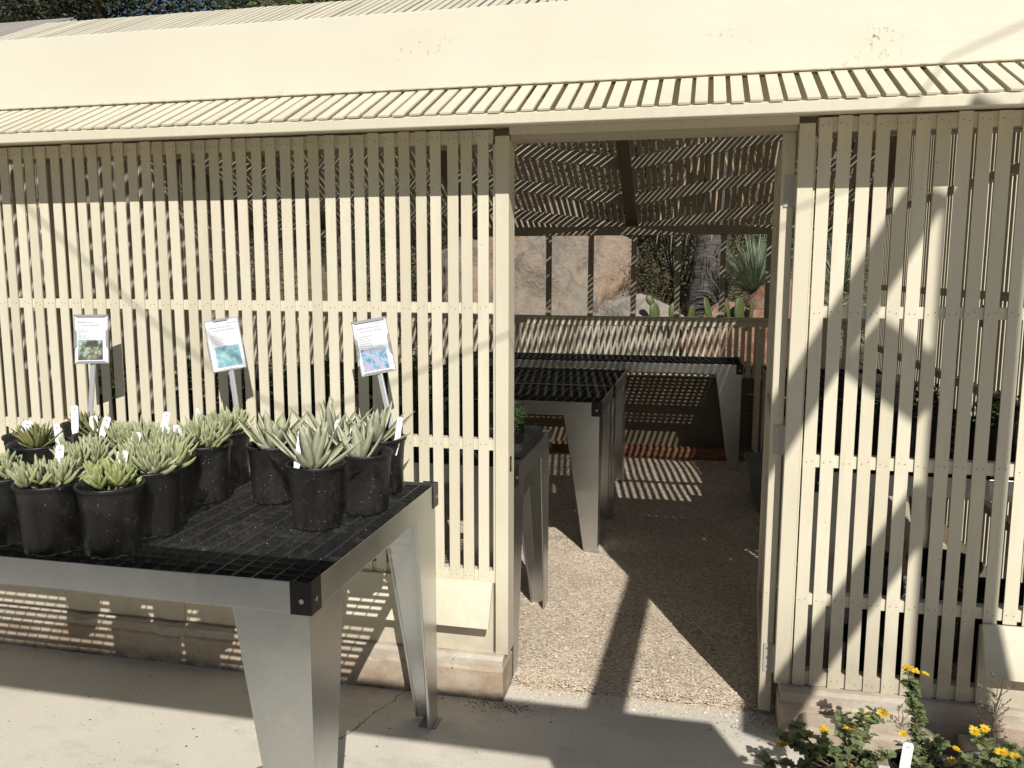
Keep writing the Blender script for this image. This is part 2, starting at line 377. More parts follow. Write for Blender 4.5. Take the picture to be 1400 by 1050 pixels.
r2 = math.cos(rol)*rt + math.sin(rol)*upv; u2 = -math.sin(rol)*rt + math.cos(rol)*upv
co.matrix_world = Matrix(((r2.x,u2.x,-fw.x,1.6144),(r2.y,u2.y,-fw.y,-2.8054),(r2.z,u2.z,-fw.z,1.55),(0,0,0,1)))
cam.sensor_width = 36; cam.lens = 1131.05/1400*36; cam.clip_end = 600; cam.clip_start = .05
sc.camera = co
sc.view_settings.view_transform = 'Standard'; sc.view_settings.look = 'None'; sc.view_settings.exposure = 0
try:
    sc.cycles.max_bounces = 8; sc.cycles.diffuse_bounces = 4; sc.cycles.use_denoising = True
except Exception: pass

# ------------------------------------------------------------------ setting: ground, paving, gravel, hillside
b = MB(); b.add([(-150,-150,-.02),(150,-150,-.02),(150,250,-.02),(-150,250,-.02)], [(0,1,2,3)])
b.build('ground', M_earth, kind='structure')
b = MB(); b.add([(-14,-14,0),(18,-14,0),(18,.085,0),(-14,.085,0)], [(0,1,2,3)])
b.build('pavement', M_pave, kind='structure')
b = MB()
nx, ny = 60, 50
for j in range(ny+1):
    for i in range(nx+1):
        x = -2.9 + 5.95*i/nx; y = .075 + 4.55*j/ny
        b.v.append((x, y, .004 + .012*noise.noise((x*2.2, y*2.2, 3)) + .006*noise.noise((x*9, y*9, 1)) - (.014 if j == 0 else 0)))
for j in range(ny):
    for i in range(nx): b.f.append((j*(nx+1)+i, j*(nx+1)+i+1, (j+1)*(nx+1)+i+1, (j+1)*(nx+1)+i)); b.m.append(0)
b.build('gravel', M_gravel, kind='structure', smooth=True)
# loose stones on the gravel
b = MB(); rp = random.Random(3)
OCT = [(1,0,0),(0,1,0),(-1,0,0),(0,-1,0),(0,0,1),(0,0,-1)]; OF = [(0,1,4),(1,2,4),(2,3,4),(3,0,4),(1,0,5),(2,1,5),(3,2,5),(0,3,5)]
for k in range(15000):
    t = rp.random(); y = .08 + 4.3*t*t*.9 + .1*rp.random(); x = rp.uniform(.35, 2.1)
    if k % 22 == 0: y = .085 - abs(rp.gauss(0, .055)); x = rp.uniform(.985, 1.9)
    s_ = rp.uniform(.002, .0048)*(1 + .7*(rp.random() < .1)); a = rp.uniform(0, 6.28)
    z = .006 + .012*noise.noise((x*2.2, y*2.2, 3)) + .006*noise.noise((x*9, y*9, 1)) if y > .09 else .002
    vs = []
    for p in OCT:
        q = (p[0]*rp.uniform(.8,1.5), p[1]*rp.uniform(.7,1.1), p[2]*rp.uniform(.4,.8))
        vs.append((x + s_*(q[0]*math.cos(a) - q[1]*math.sin(a)), y + s_*(q[0]*math.sin(a) + q[1]*math.cos(a)), z + s_*q[2]*.8))
    b.add(vs, OF)
tag(b.build('loose_gravel', M_peb, kind='stuff'), 'loose beige crushed stone covering the walkway inside the doorway', 'gravel')
# expansion joint crack in the paving is a shallow dark groove
def hill_z(x, y):
    return .05 + max(0, y-5.2)*.13 + .012*max(0, y-7)**2*.55 + .18*noise.noise((x*.5, y*.5, 0))*min(1, (y-4.7)*.5)
b = MB(); nx, ny = 70, 50
for j in range(ny+1):
    for i in range(nx+1):
        x = -32 + 64*i/nx; y = 4.72 + 34*(j/ny)**1.5; b.v.append((x, y, hill_z(x, y)))
for j in range(ny):
    for i in range(nx): b.f.append((j*(nx+1)+i, j*(nx+1)+i+1, (j+1)*(nx+1)+i+1, (j+1)*(nx+1)+i)); b.m.append(0)
b.build('hillside', M_earth, kind='structure', smooth=True)

# ------------------------------------------------------------------ the lath house
rs = random.Random(11)
LH = thing('lath_house', (.5, 0, 0), 'cream painted wooden lath house with slatted walls, slatted roof and open doorway', 'lath house')
XL, XR = -2.72, 3.02
def slats(x0, n, pitch, wd, z0, z1, y0, th, jz=.004, skip=(), nails=()):
    m = MB()
    for i in range(n):
        if i in skip: continue
        xa = x0 + i*pitch + rs.uniform(-.0022, .0022); ww = wd + rs.uniform(-.001, .001); yy = y0 + rs.uniform(-.001, .001)
        t = rs.uniform(-.0034, .0034); zt = z1 + rs.uniform(-jz, jz); zb = z0 + rs.uniform(-jz*.4, jz*.4)
        m.add([(xa,yy,zb),(xa+ww,yy,zb),(xa+ww,yy+th,zb),(xa,yy+th,zb),(xa+t,yy,zt),(xa+ww+t,yy,zt),(xa+ww+t,yy+th,zt),(xa+t,yy+th,zt)],
              [(0,3,2,1),(4,5,6,7),(0,1,5,4),(1,2,6,5),(2,3,7,6),(3,0,4,7)])
        for zn in nails:
            for fx in (.25, .72):
                xn = xa + ww*fx + rs.uniform(-.002,.002); z_ = zn + rs.uniform(-.006,.006); q = .0017
                m.add([(xn-q,yy-.0005,z_-q),(xn+q,yy-.0005,z_-q),(xn+q,yy-.0005,z_+q),(xn-q,yy-.0005,z_+q)], [(0,1,2,3)], 1)
    return m
M_nail, _, _ = mat('rusty_nail_head', (.20,.15,.10), .7)
P = .057
left0 = -47
slats(left0*P + .0085, 63, P, .0387, .428, 2.034, 0, .005, nails=(1.43,.944,.455,2.012)).build('slat_panel', [M_wall, M_nail], LH)
slats(1.9565 + .0055 + .0005, 10, P, .0402, .165, 2.034, 0, .005, nails=(1.43,.942,.47,.19,2.012)).build('slat_panel', [M_wall, M_nail], LH)
slats(2.5365, 9, P, .0402, .44, 2.034, 0, .005, nails=(1.43,.942,.47,2.012)).build('slat_panel', [M_wall, M_nail], LH)
def rail(x0, x1, z0, z1, y0=.0068, y1=.045):
    m = MB(); m.box(x0, x1, y0, y1, z0, z1); return m.build('rail', M_wall, LH)
for z0, z1 in ((1.412,1.449), (.924,.963), (.43,.476)): rail(XL+.09, .915, z0, z1)
for z0, z1 in ((1.412,1.449), (.922,.962), (.45,.488), (.166,.214)): rail(1.962, XR-.09, z0, z1)
for x0, x1 in ((XL+.09, .915), (1.962, XR-.09)): rail(x0, x1, 1.99, 2.035)
# jamb posts either side of the doorway, with a narrow stop strip and the recess beside it
def post(x0, x1, y0, y1, z0, z1, m_=M_wall, nm='door_jamb'):
    m = MB(); m.box(x0, x1, y0, y1, z0, z1); return m.build(nm, m_, LH, bevel=.002)
jl = post(.9245, .972, -.003, .092, .163, 2.012); post(.9145, .9235, .006, .05, .43, 1.985)
jr = post(1.906, 1.9535, -.003, .03, .163, 2.018); post(1.9545, 1.9605, .006, .03, .163, 1.98)
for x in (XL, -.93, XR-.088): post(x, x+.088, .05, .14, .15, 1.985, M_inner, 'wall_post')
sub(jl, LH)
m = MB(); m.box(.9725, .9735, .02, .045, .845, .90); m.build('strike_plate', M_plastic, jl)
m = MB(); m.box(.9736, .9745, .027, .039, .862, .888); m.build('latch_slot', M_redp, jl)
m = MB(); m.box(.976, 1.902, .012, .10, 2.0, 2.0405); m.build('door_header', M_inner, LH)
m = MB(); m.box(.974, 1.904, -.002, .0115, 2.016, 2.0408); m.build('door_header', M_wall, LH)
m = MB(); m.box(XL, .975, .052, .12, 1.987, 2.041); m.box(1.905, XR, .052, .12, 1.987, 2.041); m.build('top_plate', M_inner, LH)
m = MB(); m.box(XL, XR, -.1975, .12, 2.0415, 2.050); m.box(XL, XR, .124, .139, 2.0505, 2.19); m.build('soffit_board', M_cream, LH)
# concrete footing curbs
def rough_block(x0, x1, y0, y1, z0, z1, amp, seed):
    """cast block with worn, uneven edges: rings of points along x"""
    m = MB(); n = max(4, int((x1-x0)/.025)); sec = [(y0,z0), (y0,z0+(z1-z0)*.5), (y0,z1-.012), (y0+.012,z1), ((y0+y1)/2,z1), (y1,z1), (y1,z0)]; k = len(sec)
    for i in range(n+1):
        x = x0 + (x1-x0)*i/n
        for q, (y, z) in enumerate(sec):
            d = noise.noise((x*14, q*2.3+seed, 1))*amp + noise.noise((x*45, q*3.1+seed, 5))*amp*.5
            chip = max(0, noise.noise((x*9+seed, q*.2, 9))-.25)*amp*5 if q in (2, 3) else 0
            m.v.append((x + (noise.noise((y*30, z*30, seed))*amp*.6 if i in (0, n) else 0), y + (d + chip*.6 if q < 4 else 0), z + ((noise.noise((x*16, q, seed+7))*amp*.8 - chip) if q in (2,3,4) else 0)))
    for i in range(n):
        for q in range(k-1): m.f.append((i*k+q, (i+1)*k+q, (i+1)*k+q+1, i*k+q+1)); m.m.append(0)
    m.f += [tuple(range(k)), tuple(range(n*k+k-1, n*k-1, -1))]; m.m += [0, 0]
    return m
def curb(x0, x1, capx0, capx1):
    rough_block(x0, x1, -.043, .115, 0, .124, .004, x0).build('footing_curb', M_curb, LH)
    rough_block(capx0, capx1, -.034, .10, .112, .163, .0035, x1).build('mortar_cap', M_cap, LH)
curb(XL, .962, XL+.01, .958); curb(1.921, XR, 1.925, XR-.01)
m = MB(); m.prism([(1.99,-.16,0),(1.99,-.05,0),(2.35,-.05,0),(2.39,-.075,0),(2.40,-.12,0),(2.37,-.16,0)], (0,0,.10)); m.build('footing_block', M_curb, LH, bevel=.012)
m = MB(); m.prism([(2.47,-.18,0),(2.47,-.05,0),(2.68,-.05,0),(2.72,-.09,0),(2.70,-.15,0),(2.66,-.18,0)], (0,0,.085)); m.build('footing_block', M_curb, LH, bevel=.012)
# sloping drip boards over a vertical skirt
def skirt(x0, x1):
    m = MB(); m.prism([(x0,-.004,.44),(x0,-.016,.44),(x0,-.075,.287),(x0,-.062,.284),(x0,-.004,.425)], (x1-x0,0,0)); m.build('drip_board', M_wall, LH, bevel=.0015)
    m = MB(); m.box(x0, x1, -.003, .02, .164, .428); m.build('skirt_board', M_wall, LH)
for a_, b_ in ((-1.83, -.36), (-.358, .915)): skirt(a_, b_)
skirt(XL, -1.832); skirt(2.533, XR)
# eave trim and the tall board standing on the roof
m = MB(); m.box(XL-.03, XR+.03, -.2225, -.198, 2.011, 2.044); m.build('eave_trim', M_cream, LH, bevel=.003)
m = MB(); m.box(XL-.03, XR+.05, .036, .074, 2.186, 2.444); m.build('fascia_board', M_board, LH, bevel=.003)
# roof: laths laid up each slope, pitch 0.48
def rz(y): return 2.152 + .48*y if y <= 2.24 else 2.152 + .48*2.24 - .48*(y - 2.24)
RIDGE = rz(2.24); LP = .0525
def roof_side(y0, y1, name, mm, x0=XL, x1=XR):
    m = MB(); n = int((x1-x0)/LP); d = Vector((0, y1-y0, rz(y1)-rz(y0))).normalized(); nn = Vector((1,0,0)).cross(d)
    if nn.z < 0: nn = -nn
    for i in range(n):
        xc = x0 + .02 + i*LP + rs.uniform(-.002, .002); ww = .0365 + rs.uniform(-.001, .001); tw = rs.uniform(-.004, .004)
        e = rs.uniform(-.004, .004); o = nn*(.004 + rs.uniform(-.0012, .0012))
        m.beam(Vector((xc, y0+e, rz(y0+e))) + o, Vector((xc+tw, y1, rz(y1))) + o, ww, .006, up=nn)
    return m.build(name, mm, LH)
roof_side(-.2225, 2.2, 'roof_lath', M_cream)
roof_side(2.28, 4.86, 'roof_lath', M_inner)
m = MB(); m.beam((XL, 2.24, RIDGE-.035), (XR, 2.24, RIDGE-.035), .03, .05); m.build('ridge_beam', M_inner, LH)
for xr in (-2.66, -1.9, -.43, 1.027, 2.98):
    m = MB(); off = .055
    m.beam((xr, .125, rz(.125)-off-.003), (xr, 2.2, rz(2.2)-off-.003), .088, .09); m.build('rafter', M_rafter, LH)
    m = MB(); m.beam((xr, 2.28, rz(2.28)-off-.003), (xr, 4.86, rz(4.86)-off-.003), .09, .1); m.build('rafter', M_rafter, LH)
# purlins run slantwise between the rafters on the back slope and straight along the front slope
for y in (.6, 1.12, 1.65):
    m = MB(); m.beam((XL, y, rz(y)-.023), (XR, y, rz(y)-.023), .038, .036); m.build('purlin', M_shaded_frame, LH)
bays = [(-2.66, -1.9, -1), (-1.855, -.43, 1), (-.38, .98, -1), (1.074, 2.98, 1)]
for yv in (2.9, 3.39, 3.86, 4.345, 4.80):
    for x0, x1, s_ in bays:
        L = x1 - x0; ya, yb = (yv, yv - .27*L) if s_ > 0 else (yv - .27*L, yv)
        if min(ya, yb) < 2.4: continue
        m = MB(); m.beam((x0, ya, rz(ya)-.048), (x1, yb, rz(yb)-.048), .036, .088); m.build('purlin', M_shaded_frame, LH)
# back wall: solid boards, slats, rail, open band with bars, top plate
YB = 4.55
m = MB()
for k in range(4): m.box(XL, XR, YB+.004, YB+.026, .02+.167*k, .02+.167*k+.163)
m.build('skirt_board', M_brownboard, LH)
slats(XL+.02, 104, .055, .037, .66, 1.10, YB-.012, .01).build('slat_panel', M_cream, LH)
m = MB(); m.box(XL, XR, YB-.02, YB+.04, 1.10, 1.15); m.box(XL, XR, YB-.03, YB+.05, 1.152, 1.18); m.build('rail', M_cream, LH)
m = MB(); m.box(XL, XR, YB+.0, YB+.036, .66, .70); m.build('rail', M_inner, LH)
m = MB(); m.box(XL, XR, YB-.03, YB+.06, 1.885, 1.96); m.build('top_plate', M_shaded_frame, LH)
for k in range(-7, 6):
    x = 1.051 + .377*k
    if XL < x < XR-.1:
        m = MB(); m.box(x-.023, x+.023, YB-.012, YB+.03, 1.181, 1.884); m.build('bar', M_shaded_frame, LH)
for x in (XL+.02, 2.1): 
    m = MB(); m.box(x, x+.05, YB-.045, YB-.0125, .02, 1.09); m.build('wall_post', M_cream, LH)
# side walls
for xs, nm in ((XR, 1), (XL, -1)):
    m = MB()
    for i in range(80):
        y = .15 + i*.055
        if y > 4.5: break
        m.box(xs-.01, xs, y, y+.037, .15, 2.06)
    m.build('slat_panel', M_cream, LH)
    m = MB()
    for z in (.45, .98, 1.45, 2.02): m.box(xs-.05, xs-.011, .15, 4.5, z-.02, z+.02)
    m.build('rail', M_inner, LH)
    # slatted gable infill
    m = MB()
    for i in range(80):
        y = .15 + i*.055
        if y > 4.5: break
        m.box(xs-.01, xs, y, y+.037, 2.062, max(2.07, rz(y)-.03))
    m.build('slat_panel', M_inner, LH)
# door leaf, swung inwards
leaf = thing('lattice_door', (1.885, .05, .03), 'cream slatted wooden door swung open inside the right side of the doorway', 'door')
m = MB()
for y0, y1 in ((.052, .14), (.86, .948)): m.box(1.862, 1.903, y0, y1, .03, 2.0)
for z0, z1 in ((.03, .16), (.95, 1.04), (1.9, 2.0)): m.box(1.864, 1.901, .1405, .8595, z0, z1)
m.build('frame', M_wall, leaf, bevel=.003)
m = MB()
for i in range(12): m.box(1.877, 1.888, .155+i*.059, .155+i*.059+.04, .161, 1.899)
m.build('slat_panel', M_wall, leaf)
for z in (1.815, 1.0, .23):
    m = MB(); m.box(1.872, 1.9025, .048, .0515, z-.05, z+.05); m.tube([(1.907, .046, z-.05), (1.907, .046, z+.05)], .006, 10)
    h = sub(m.build('hinge', M_hinge, leaf), leaf)
    m = MB()
    for dz in (-.033, 0, .033): m.tube([(1.884+.006*math.sin(dz*99), .0482, z+dz), (1.884+.006*math.sin(dz*99), .0468, z+dz)], .004, 8)
    m.build('screw', M_screw, h)

leaf.rotation_euler = (0, 0, -.056)
# ------------------------------------------------------------------ plant benches
def bench(x0, x1, y0, y1, top, label, legs=True, dx=.052, dy=.036, name='plant_bench', leg_h=None):
    t = thing(name, ((x0+x1)/2, (y0+y1)/2, 0), label, 'bench', 'galvanised plant benches with black grate tops')
    rh = .072; th = .004; zt = top; z0 = top - rh
    for a_, b_, c_, d_ in ((x0, x1, y0, y0+th), (x0, x1, y1-th, y1), (x0, x0+th, y0+th, y1-th), (x1-th, x1, y0+th, y1-th)):
        m = MB(); m.box(a_, b_, c_, d_, z0, zt)
        # turned-in bottom and top lips
        if b_ - a_ > d_ - c_:
            s_ = 1 if c_ == y0 else -1; yy = (c_ + d_)/2
            m.box(a_+.01, b_-.01, min(yy, yy+s_*.022), max(yy, yy+s_*.022), z0-.003, z0-.0005)
        else:
            s_ = 1 if a_ == x0 else -1; xx = (a_ + b_)/2
            m.box(min(xx, xx+s_*.022), max(xx, xx+s_*.022), c_+.01, d_-.01, z0-.003, z0-.0005)
        m.build('rail', M_galv, t, bevel=.0012)
    m = MB()
    y = y0 + .012
    while y < y1 - .006: m.box(x0+.006, x1-.006, y-.0013, y+.0013, zt-.02, zt-.0035); y += dy
    x = x0 + .012
    while x < x1 - .006: m.box(x-.0011, x+.0011, y0+.006, y1-.006, zt-.009, zt-.0022, 1); x += dx
    m.build('grate', [M_grid, M_gridlit], t)
    for cx_, sx in ((x0, -1), (x1, 1)):
        for cy_, sy in ((y0, -1), (y1, 1)):
            m = MB(); e = .0035; L = .05
            xa, xb = sorted((cx_ + sx*e, cx_ - sx*L)); ya, yb = sorted((cy_ + sy*e, cy_ - sy*.001))
            m.box(xa, xb, ya, yb, z0-.004, zt+.004)
            xa2, xb2 = sorted((cx_ + sx*e, cx_ - sx*.001)); ya2, yb2 = sorted((cy_ - sy*.0012, cy_ - sy*L))
            m.box(xa2, xb2, ya2, yb2, z0-.004, zt+.004)
            br = sub(m.build('corner_bracket', M_plastic, t, bevel=.0012), t)
            m = MB(); zc = (z0+zt)/2 - .006
            m.tube([(cx_-sx*.02, cy_+sy*e, zc), (cx_-sx*.02, cy_+sy*(e+.0025), zc)], .006, 12)
            m.tube([(cx_+sx*e, cy_-sy*.02, zc), (cx_+sx*(e+.0025), cy_-sy*.02, zc)], .006, 12)
            m.build('screw', M_screw, br)
            # leg: two tapering plates folded along the outer corner
            zl = z0 - .0035; wt, wb = .195, .075; k = .0025
            m = MB(); X, Y = cx_ - sx*.006, cy_ - sy*.004
            m.prism([(X, Y, zl), (X - sx*wt, Y, zl), (X - sx*wb, Y, .004), (X, Y, .004)], (0, -sy*k, 0))
            Y2 = Y - sy*(k + .0002)
            m.prism([(X, Y2, zl), (X, Y2 - sy*(wt-.01), zl), (X, Y2 - sy*wb, .004), (X, Y2, .004)], (-sx*k, 0, 0))
            # hemmed inner edges
            m.tube([(X - sx*wt, Y - sy*.006, zl), (X - sx*wb, Y - sy*.006, .006)], .004, 6)
            m.tube([(X - sx*.006, Y2 - sy*(wt-.01), zl), (X - sx*.006, Y2 - sy*wb, .006)], .004, 6)
            lg = sub(m.build('leg', M_galv, t), t)
            m = MB(); xa, xb = sorted((X + sx*.014, X - sx*.05)); ya, yb = sorted((Y + sy*.012, Y - sy*.06)); m.box(xa, xb, ya, yb, .0005, .0035); m.build('foot_plate', M_flap, lg)
    return t
bench(-1.63, .772, -1.146, -.206, .85, 'long metal plant bench outside the wall carrying pots of succulents and three signs')
bench(-1.45, .968, .13, .885, .835, 'small metal bench just inside the doorway on the left with green plant tray')
bench(-1.3, 1.108, 1.66, 2.37, .85, 'empty metal bench in the middle of the interior, nearer one')
bench(-1.3, 1.112, 2.39, 3.318, .85, 'empty metal bench in the middle of the interior, behind the nearer empty one')
bench(-.45, 1.967, 3.86, 4.50, .845, 'metal bench against the back wall under the open window band')
bench(2.03, 2.93, .22, 2.05, .86, 'metal bench inside behind the right-hand slats with pots on it')
bench(2.10, 2.93, 2.09, 3.75, .85, 'dark metal bench along the right side wall inside, partly hidden by the door')

# ------------------------------------------------------------------ plants: leaf builders
def blade(m, p, d, L, wd, th=.0, curl=.0, n=5, up=Vector((0,0,1)), prof=None, mi=0):
    """thick pointed leaf from p along d, bending by curl towards up"""
    d = Vector(d).normalized(); side = d.cross(up)
    if side.length < 1e-3: side = Vector((1,0,0))
    side.normalize(); prof = prof or [.55, .85, 1, .9, .62, .0]
    k = len(prof); q = []; pos = Vector(p); dd = d.copy()
    for i in range(k):
        nrm = side.cross(dd).normalized(); ww = wd*.5*max(prof[i], .03); tt = th*max(prof[i], .05)
        q += [pos - side*ww + nrm*tt*.35, pos + nrm*tt*.0 - nrm*tt*.1 + nrm*0, pos + side*ww + nrm*tt*.35, pos - nrm*tt*.9] if th else [pos - side*ww + nrm*ww*.25, pos, pos + side*ww + nrm*ww*.25]
        pos = pos + dd*(L/(k-1)); dd = (dd + up*(curl/(k-1))).normalized()
    c = 4 if th else 3; f = []
    for i in range(k-1):
        if th: f += [(i*4+j, i*4+(j+1)%4, (i+1)*4+(j+1)%4, (i+1)*4+j) for j in range(4)]
        else: f += [(i*3+j, i*3+j+1, (i+1)*3+j+1, (i+1)*3+j) for j in range(2)]
    if th: f += [(3,2,1,0), ((k-1)*4, (k-1)*4+1, (k-1)*4+2, (k-1)*4+3)]
    m.add(q, f, mi)
def finger(m, p, d, L, r, curl=.5, up=Vector((0,0,1)), mi=0):
    d = Vector(d).normalized(); pts = []; pos = Vector(p); prof = [.5, .85, 1, .95, .72, .22]
    for i in range(6): pts.append(pos.copy()); pos = pos + d*(L/5); d = (d + up*(curl/5)).normalized()
    m.tube(pts, [r*x for x in prof], 6, mi)
def rosette(seed, n, L, wd, th, c=(0,0,0), el=(5, 80), curl=.35, tilt=(0,0), lj=.25):
    rr = random.Random(seed); m = MB()
    for i in range(n):
        t = i/(n-1); az = i*2.39996 + rr.uniform(-.3, .3); e = R(el[0] + (el[1]-el[0])*t**.8 + rr.uniform(-9, 9))
        l = L*(1 - .35*t)*(1 + rr.uniform(-lj, lj)); d = Vector((math.cos(az)*math.cos(e)+tilt[0], math.sin(az)*math.cos(e)+tilt[1], math.sin(e)))
        blade(m, Vector(c) + Vector((math.cos(az), math.sin(az), 0))*.012*(1-t) + Vector((0,0,.01*t)), d, l, wd*(.8 + .35*rr.random()), th, curl*rr.uniform(.3, 1.4))
    return m
def finger_clump(seed, heads, spread, L, r, nf=26):
    L *= .86; spread *= .93; nf -= 4
    rr = random.Random(seed); m = MB()
    for h in range(heads):
        az = h*2.39996 + rr.uniform(-.4, .4); rad = spread*math.sqrt((h+.3)/heads)
        base = Vector((rad*math.cos(az), rad*math.sin(az), .006 + .02*rr.random())); lean = Vector((math.cos(az), math.sin(az), 0))*(rad/spread)*.75
        m.tube([base*.45, base + Vector((0,0,.012))], .004, 6, 0)
        for i in range(nf):
            t = i/nf; a2 = i*2.39996 + rr.uniform(-.3, .3); e = R(28 + 58*t + rr.uniform(-14, 12))
            d = Vector((math.cos(a2)*math.cos(e), math.sin(a2)*math.cos(e), math.sin(e))) + lean*.8
            finger(m, base + Vector((0,0,.002 + .03*t)), d, L*(1.08-.25*t)*rr.uniform(.7, 1.3), r*rr.uniform(.8, 1.25), rr.uniform(.3, 1.1))
    return m
# one pot and one soil disc, copied for every plant
def pot_mesh():
    m = MB(); n = 40; H = .178; prof = [(.0, .004), (.058, .004), (.063, .0), (.0655, .004), (.0745, H-.03), (.076, H-.028), (.0765, H-.012), (.0815, H-.010), (.083, H-.004), (.0815, H), (.0775, H-.001), (.0755, H-.014), (.072, H-.03)]
    m.lathe(prof, n)
    # drain notches: small feet round the bottom edge
    q = []
    for (x, y, z) in m.v:
        r = math.hypot(x, y); a = math.atan2(y, x)
        if z < .0045 and r > .05 and math.sin(a*7) > .82: z += .005
        q.append((x, y, z))
    m.v = q; return m
_p = pot_mesh().build('pot', M_pot, smooth=True, world=False); _pd = _p.data; bpy.data.objects.remove(_p)
m = MB()
n = 28; m.v = [(0,0,.150)] + [(.0745*f*math.cos(2*math.pi*j/n), .0745*f*math.sin(2*math.pi*j/n), .148 + random.uniform(-.004,.006)) for f in (.5, 1) for j in range(n)]
m.f = [(0, 1+j, 1+(j+1)%n) for j in range(n)] + [(1+j, 1+n+j, 1+n+(j+1)%n, 1+(j+1)%n) for j in range(n)]; m.m = [0]*len(m.f)
_s = m.build('soil', M_soil, smooth=True, world=False); _sd = _s.data; bpy.data.objects.remove(_s)
BT = .85
def potted(x, y, label, plant, pmat, z=BT, s_=1, cat='potted succulent', name='potted_succulent', group='potted succulents on the outdoor bench', pname='rosette', rz_=0):
    t = thing(name, (x, y, z), label, cat, group)
    for nm, d in (('pot', _pd), ('soil', _sd)):
        o = bpy.data.objects.new(nm, d); col.objects.link(o); o.parent = t; o.scale = (s_,)*3; o.rotation_euler = (0,0,rz_)
    if plant:
        plant.v = [tuple(Vector(p) + Vector((0,0,.15*s_))) for p in plant.v]
        plant.build(pname, pmat, t, smooth=True, world=False)
    return t
# chalky broad-leaved succulents (right-hand group)
potted(.586, -.722, 'black pot nearest the right front of the bench with tall chalky leaves', rosette(1, 26, .172, .033, .008, (-.01,0,-.005), (22, 90), .25, (-.10, 0)), M_dud)
potted(.662, -.553, 'black pot with upright grey leaves between the foremost right pot and the third sign', rosette(2, 20, .145, .036, .008, (-.012,-.02,-.005), (38, 88), .3, (-.12,-.05)), M_dud)
potted(.626, -.335, 'black pot at the back right bench corner holding the third sign', rosette(3, 26, .15, .030, .007, (-.02,-.01,-.004), (18, 85), .3), M_dud)
potted(.34, -.51, 'broad leaved rosette in black pot standing alone right of the second sign', rosette(4, 24, .15, .040, .008, (0,0,-.004), (18, 84), .4), M_dud)
potted(.462, -.375, 'grey leaved succulent half hidden behind the foremost right pot', rosette(5, 24, .165, .030, .007, (.01,0,0), (35, 88), .3), M_dud)
# finger-leaved succulents (left-hand group)
potted(.186, -1.05, 'yellow green finger succulent in the foremost left pot at the bench front', finger_clump(21, 6, .052, .050, .0052), M_seny, pname='fingers')
potted(.02, -1.066, 'blue green finger succulent in black pot left of the foremost left pot', finger_clump(22, 8, .068, .054, .005, 24), M_sen, pname='fingers')
P6 = potted(-.15, -1.03, 'finger succulent with long bare orange stem trailing over its pot, left edge', finger_clump(23, 6, .05, .045, .0048), M_sen, pname='fingers')
potted(.179, -.882, 'spreading finger succulent in pot directly behind the foremost left pot', finger_clump(24, 9, .075, .07, .005, 24), M_sen, pname='fingers')
potted(.115, -.722, 'finger succulent in narrow gap between the spreading one and the second sign pots', finger_clump(25, 8, .07, .07, .005, 24), M_sen, pname='fingers')
potted(.13, -.553, 'upright finger succulent in black pot in front of the second sign post', finger_clump(26, 7, .06, .072, .005, 24), M_sen, pname='fingers')
potted(.078, -.345, 'finger succulent at the bench back whose pot holds the second sign', finger_clump(27, 7, .065, .066, .005, 22), M_sen, pname='fingers')
potted(-.045, -.86, 'tall grey finger succulent behind the front row, left of the spreading one', finger_clump(28, 8, .062, .062, .0048, 24), M_sen, pname='fingers')
potted(-.06, -.62, 'finger succulent with two tags in the back rows between first and second signs', finger_clump(29, 8, .065, .07, .0048, 22), M_sen, pname='fingers')
# reddish rosettes in shallower soil
potted(-.303, -.735, 'reddish green aloe like rosette in wide pot with bare brown soil', rosette(31, 26, .095, .018, .006, (.0,-.01,.01), (18, 80), .5), M_red, s_=1.1)
potted(-.29, -.5, 'red tinged rosette in pot with two white tags below the first sign', rosette(32, 34, .085, .014, .005, (0,0,.01), (8, 80), .5), M_red)
potted(-.5, -.56, 'pale reddish rosette with wide white tag at left edge, back row', rosette(33, 24, .08, .016, .005, (0,0,0), (10, 75), .5), M_red)
potted(-.48, -.33, 'low rosette in the back row pot that holds the first sign', rosette(34, 24, .075, .016, .005, (0,0,0), (10, 75), .5), M_red)
potted(-.44, -.88, 'black pot cut by the left picture edge with trailing thin stems', finger_clump(35, 5, .05, .055, .0045), M_sen, pname='fingers')
# trailing stem on the left-edge pot
m = MB(); pts = [(.03,-.06,.176), (.045,-.088,.165), (.025,-.10,.13), (.0,-.10,.10), (-.012,-.105,.07), (.01,-.108,.052)]
m.tube(pts, .0035, 7); m.build('stem', M_stem, P6, smooth=True, world=False)
m = rosette(36, 14, .022, .007, .003, (.012,-.11,.05), (-20, 70), .2); m.build('shoot', M_seny, P6, smooth=True, world=False)

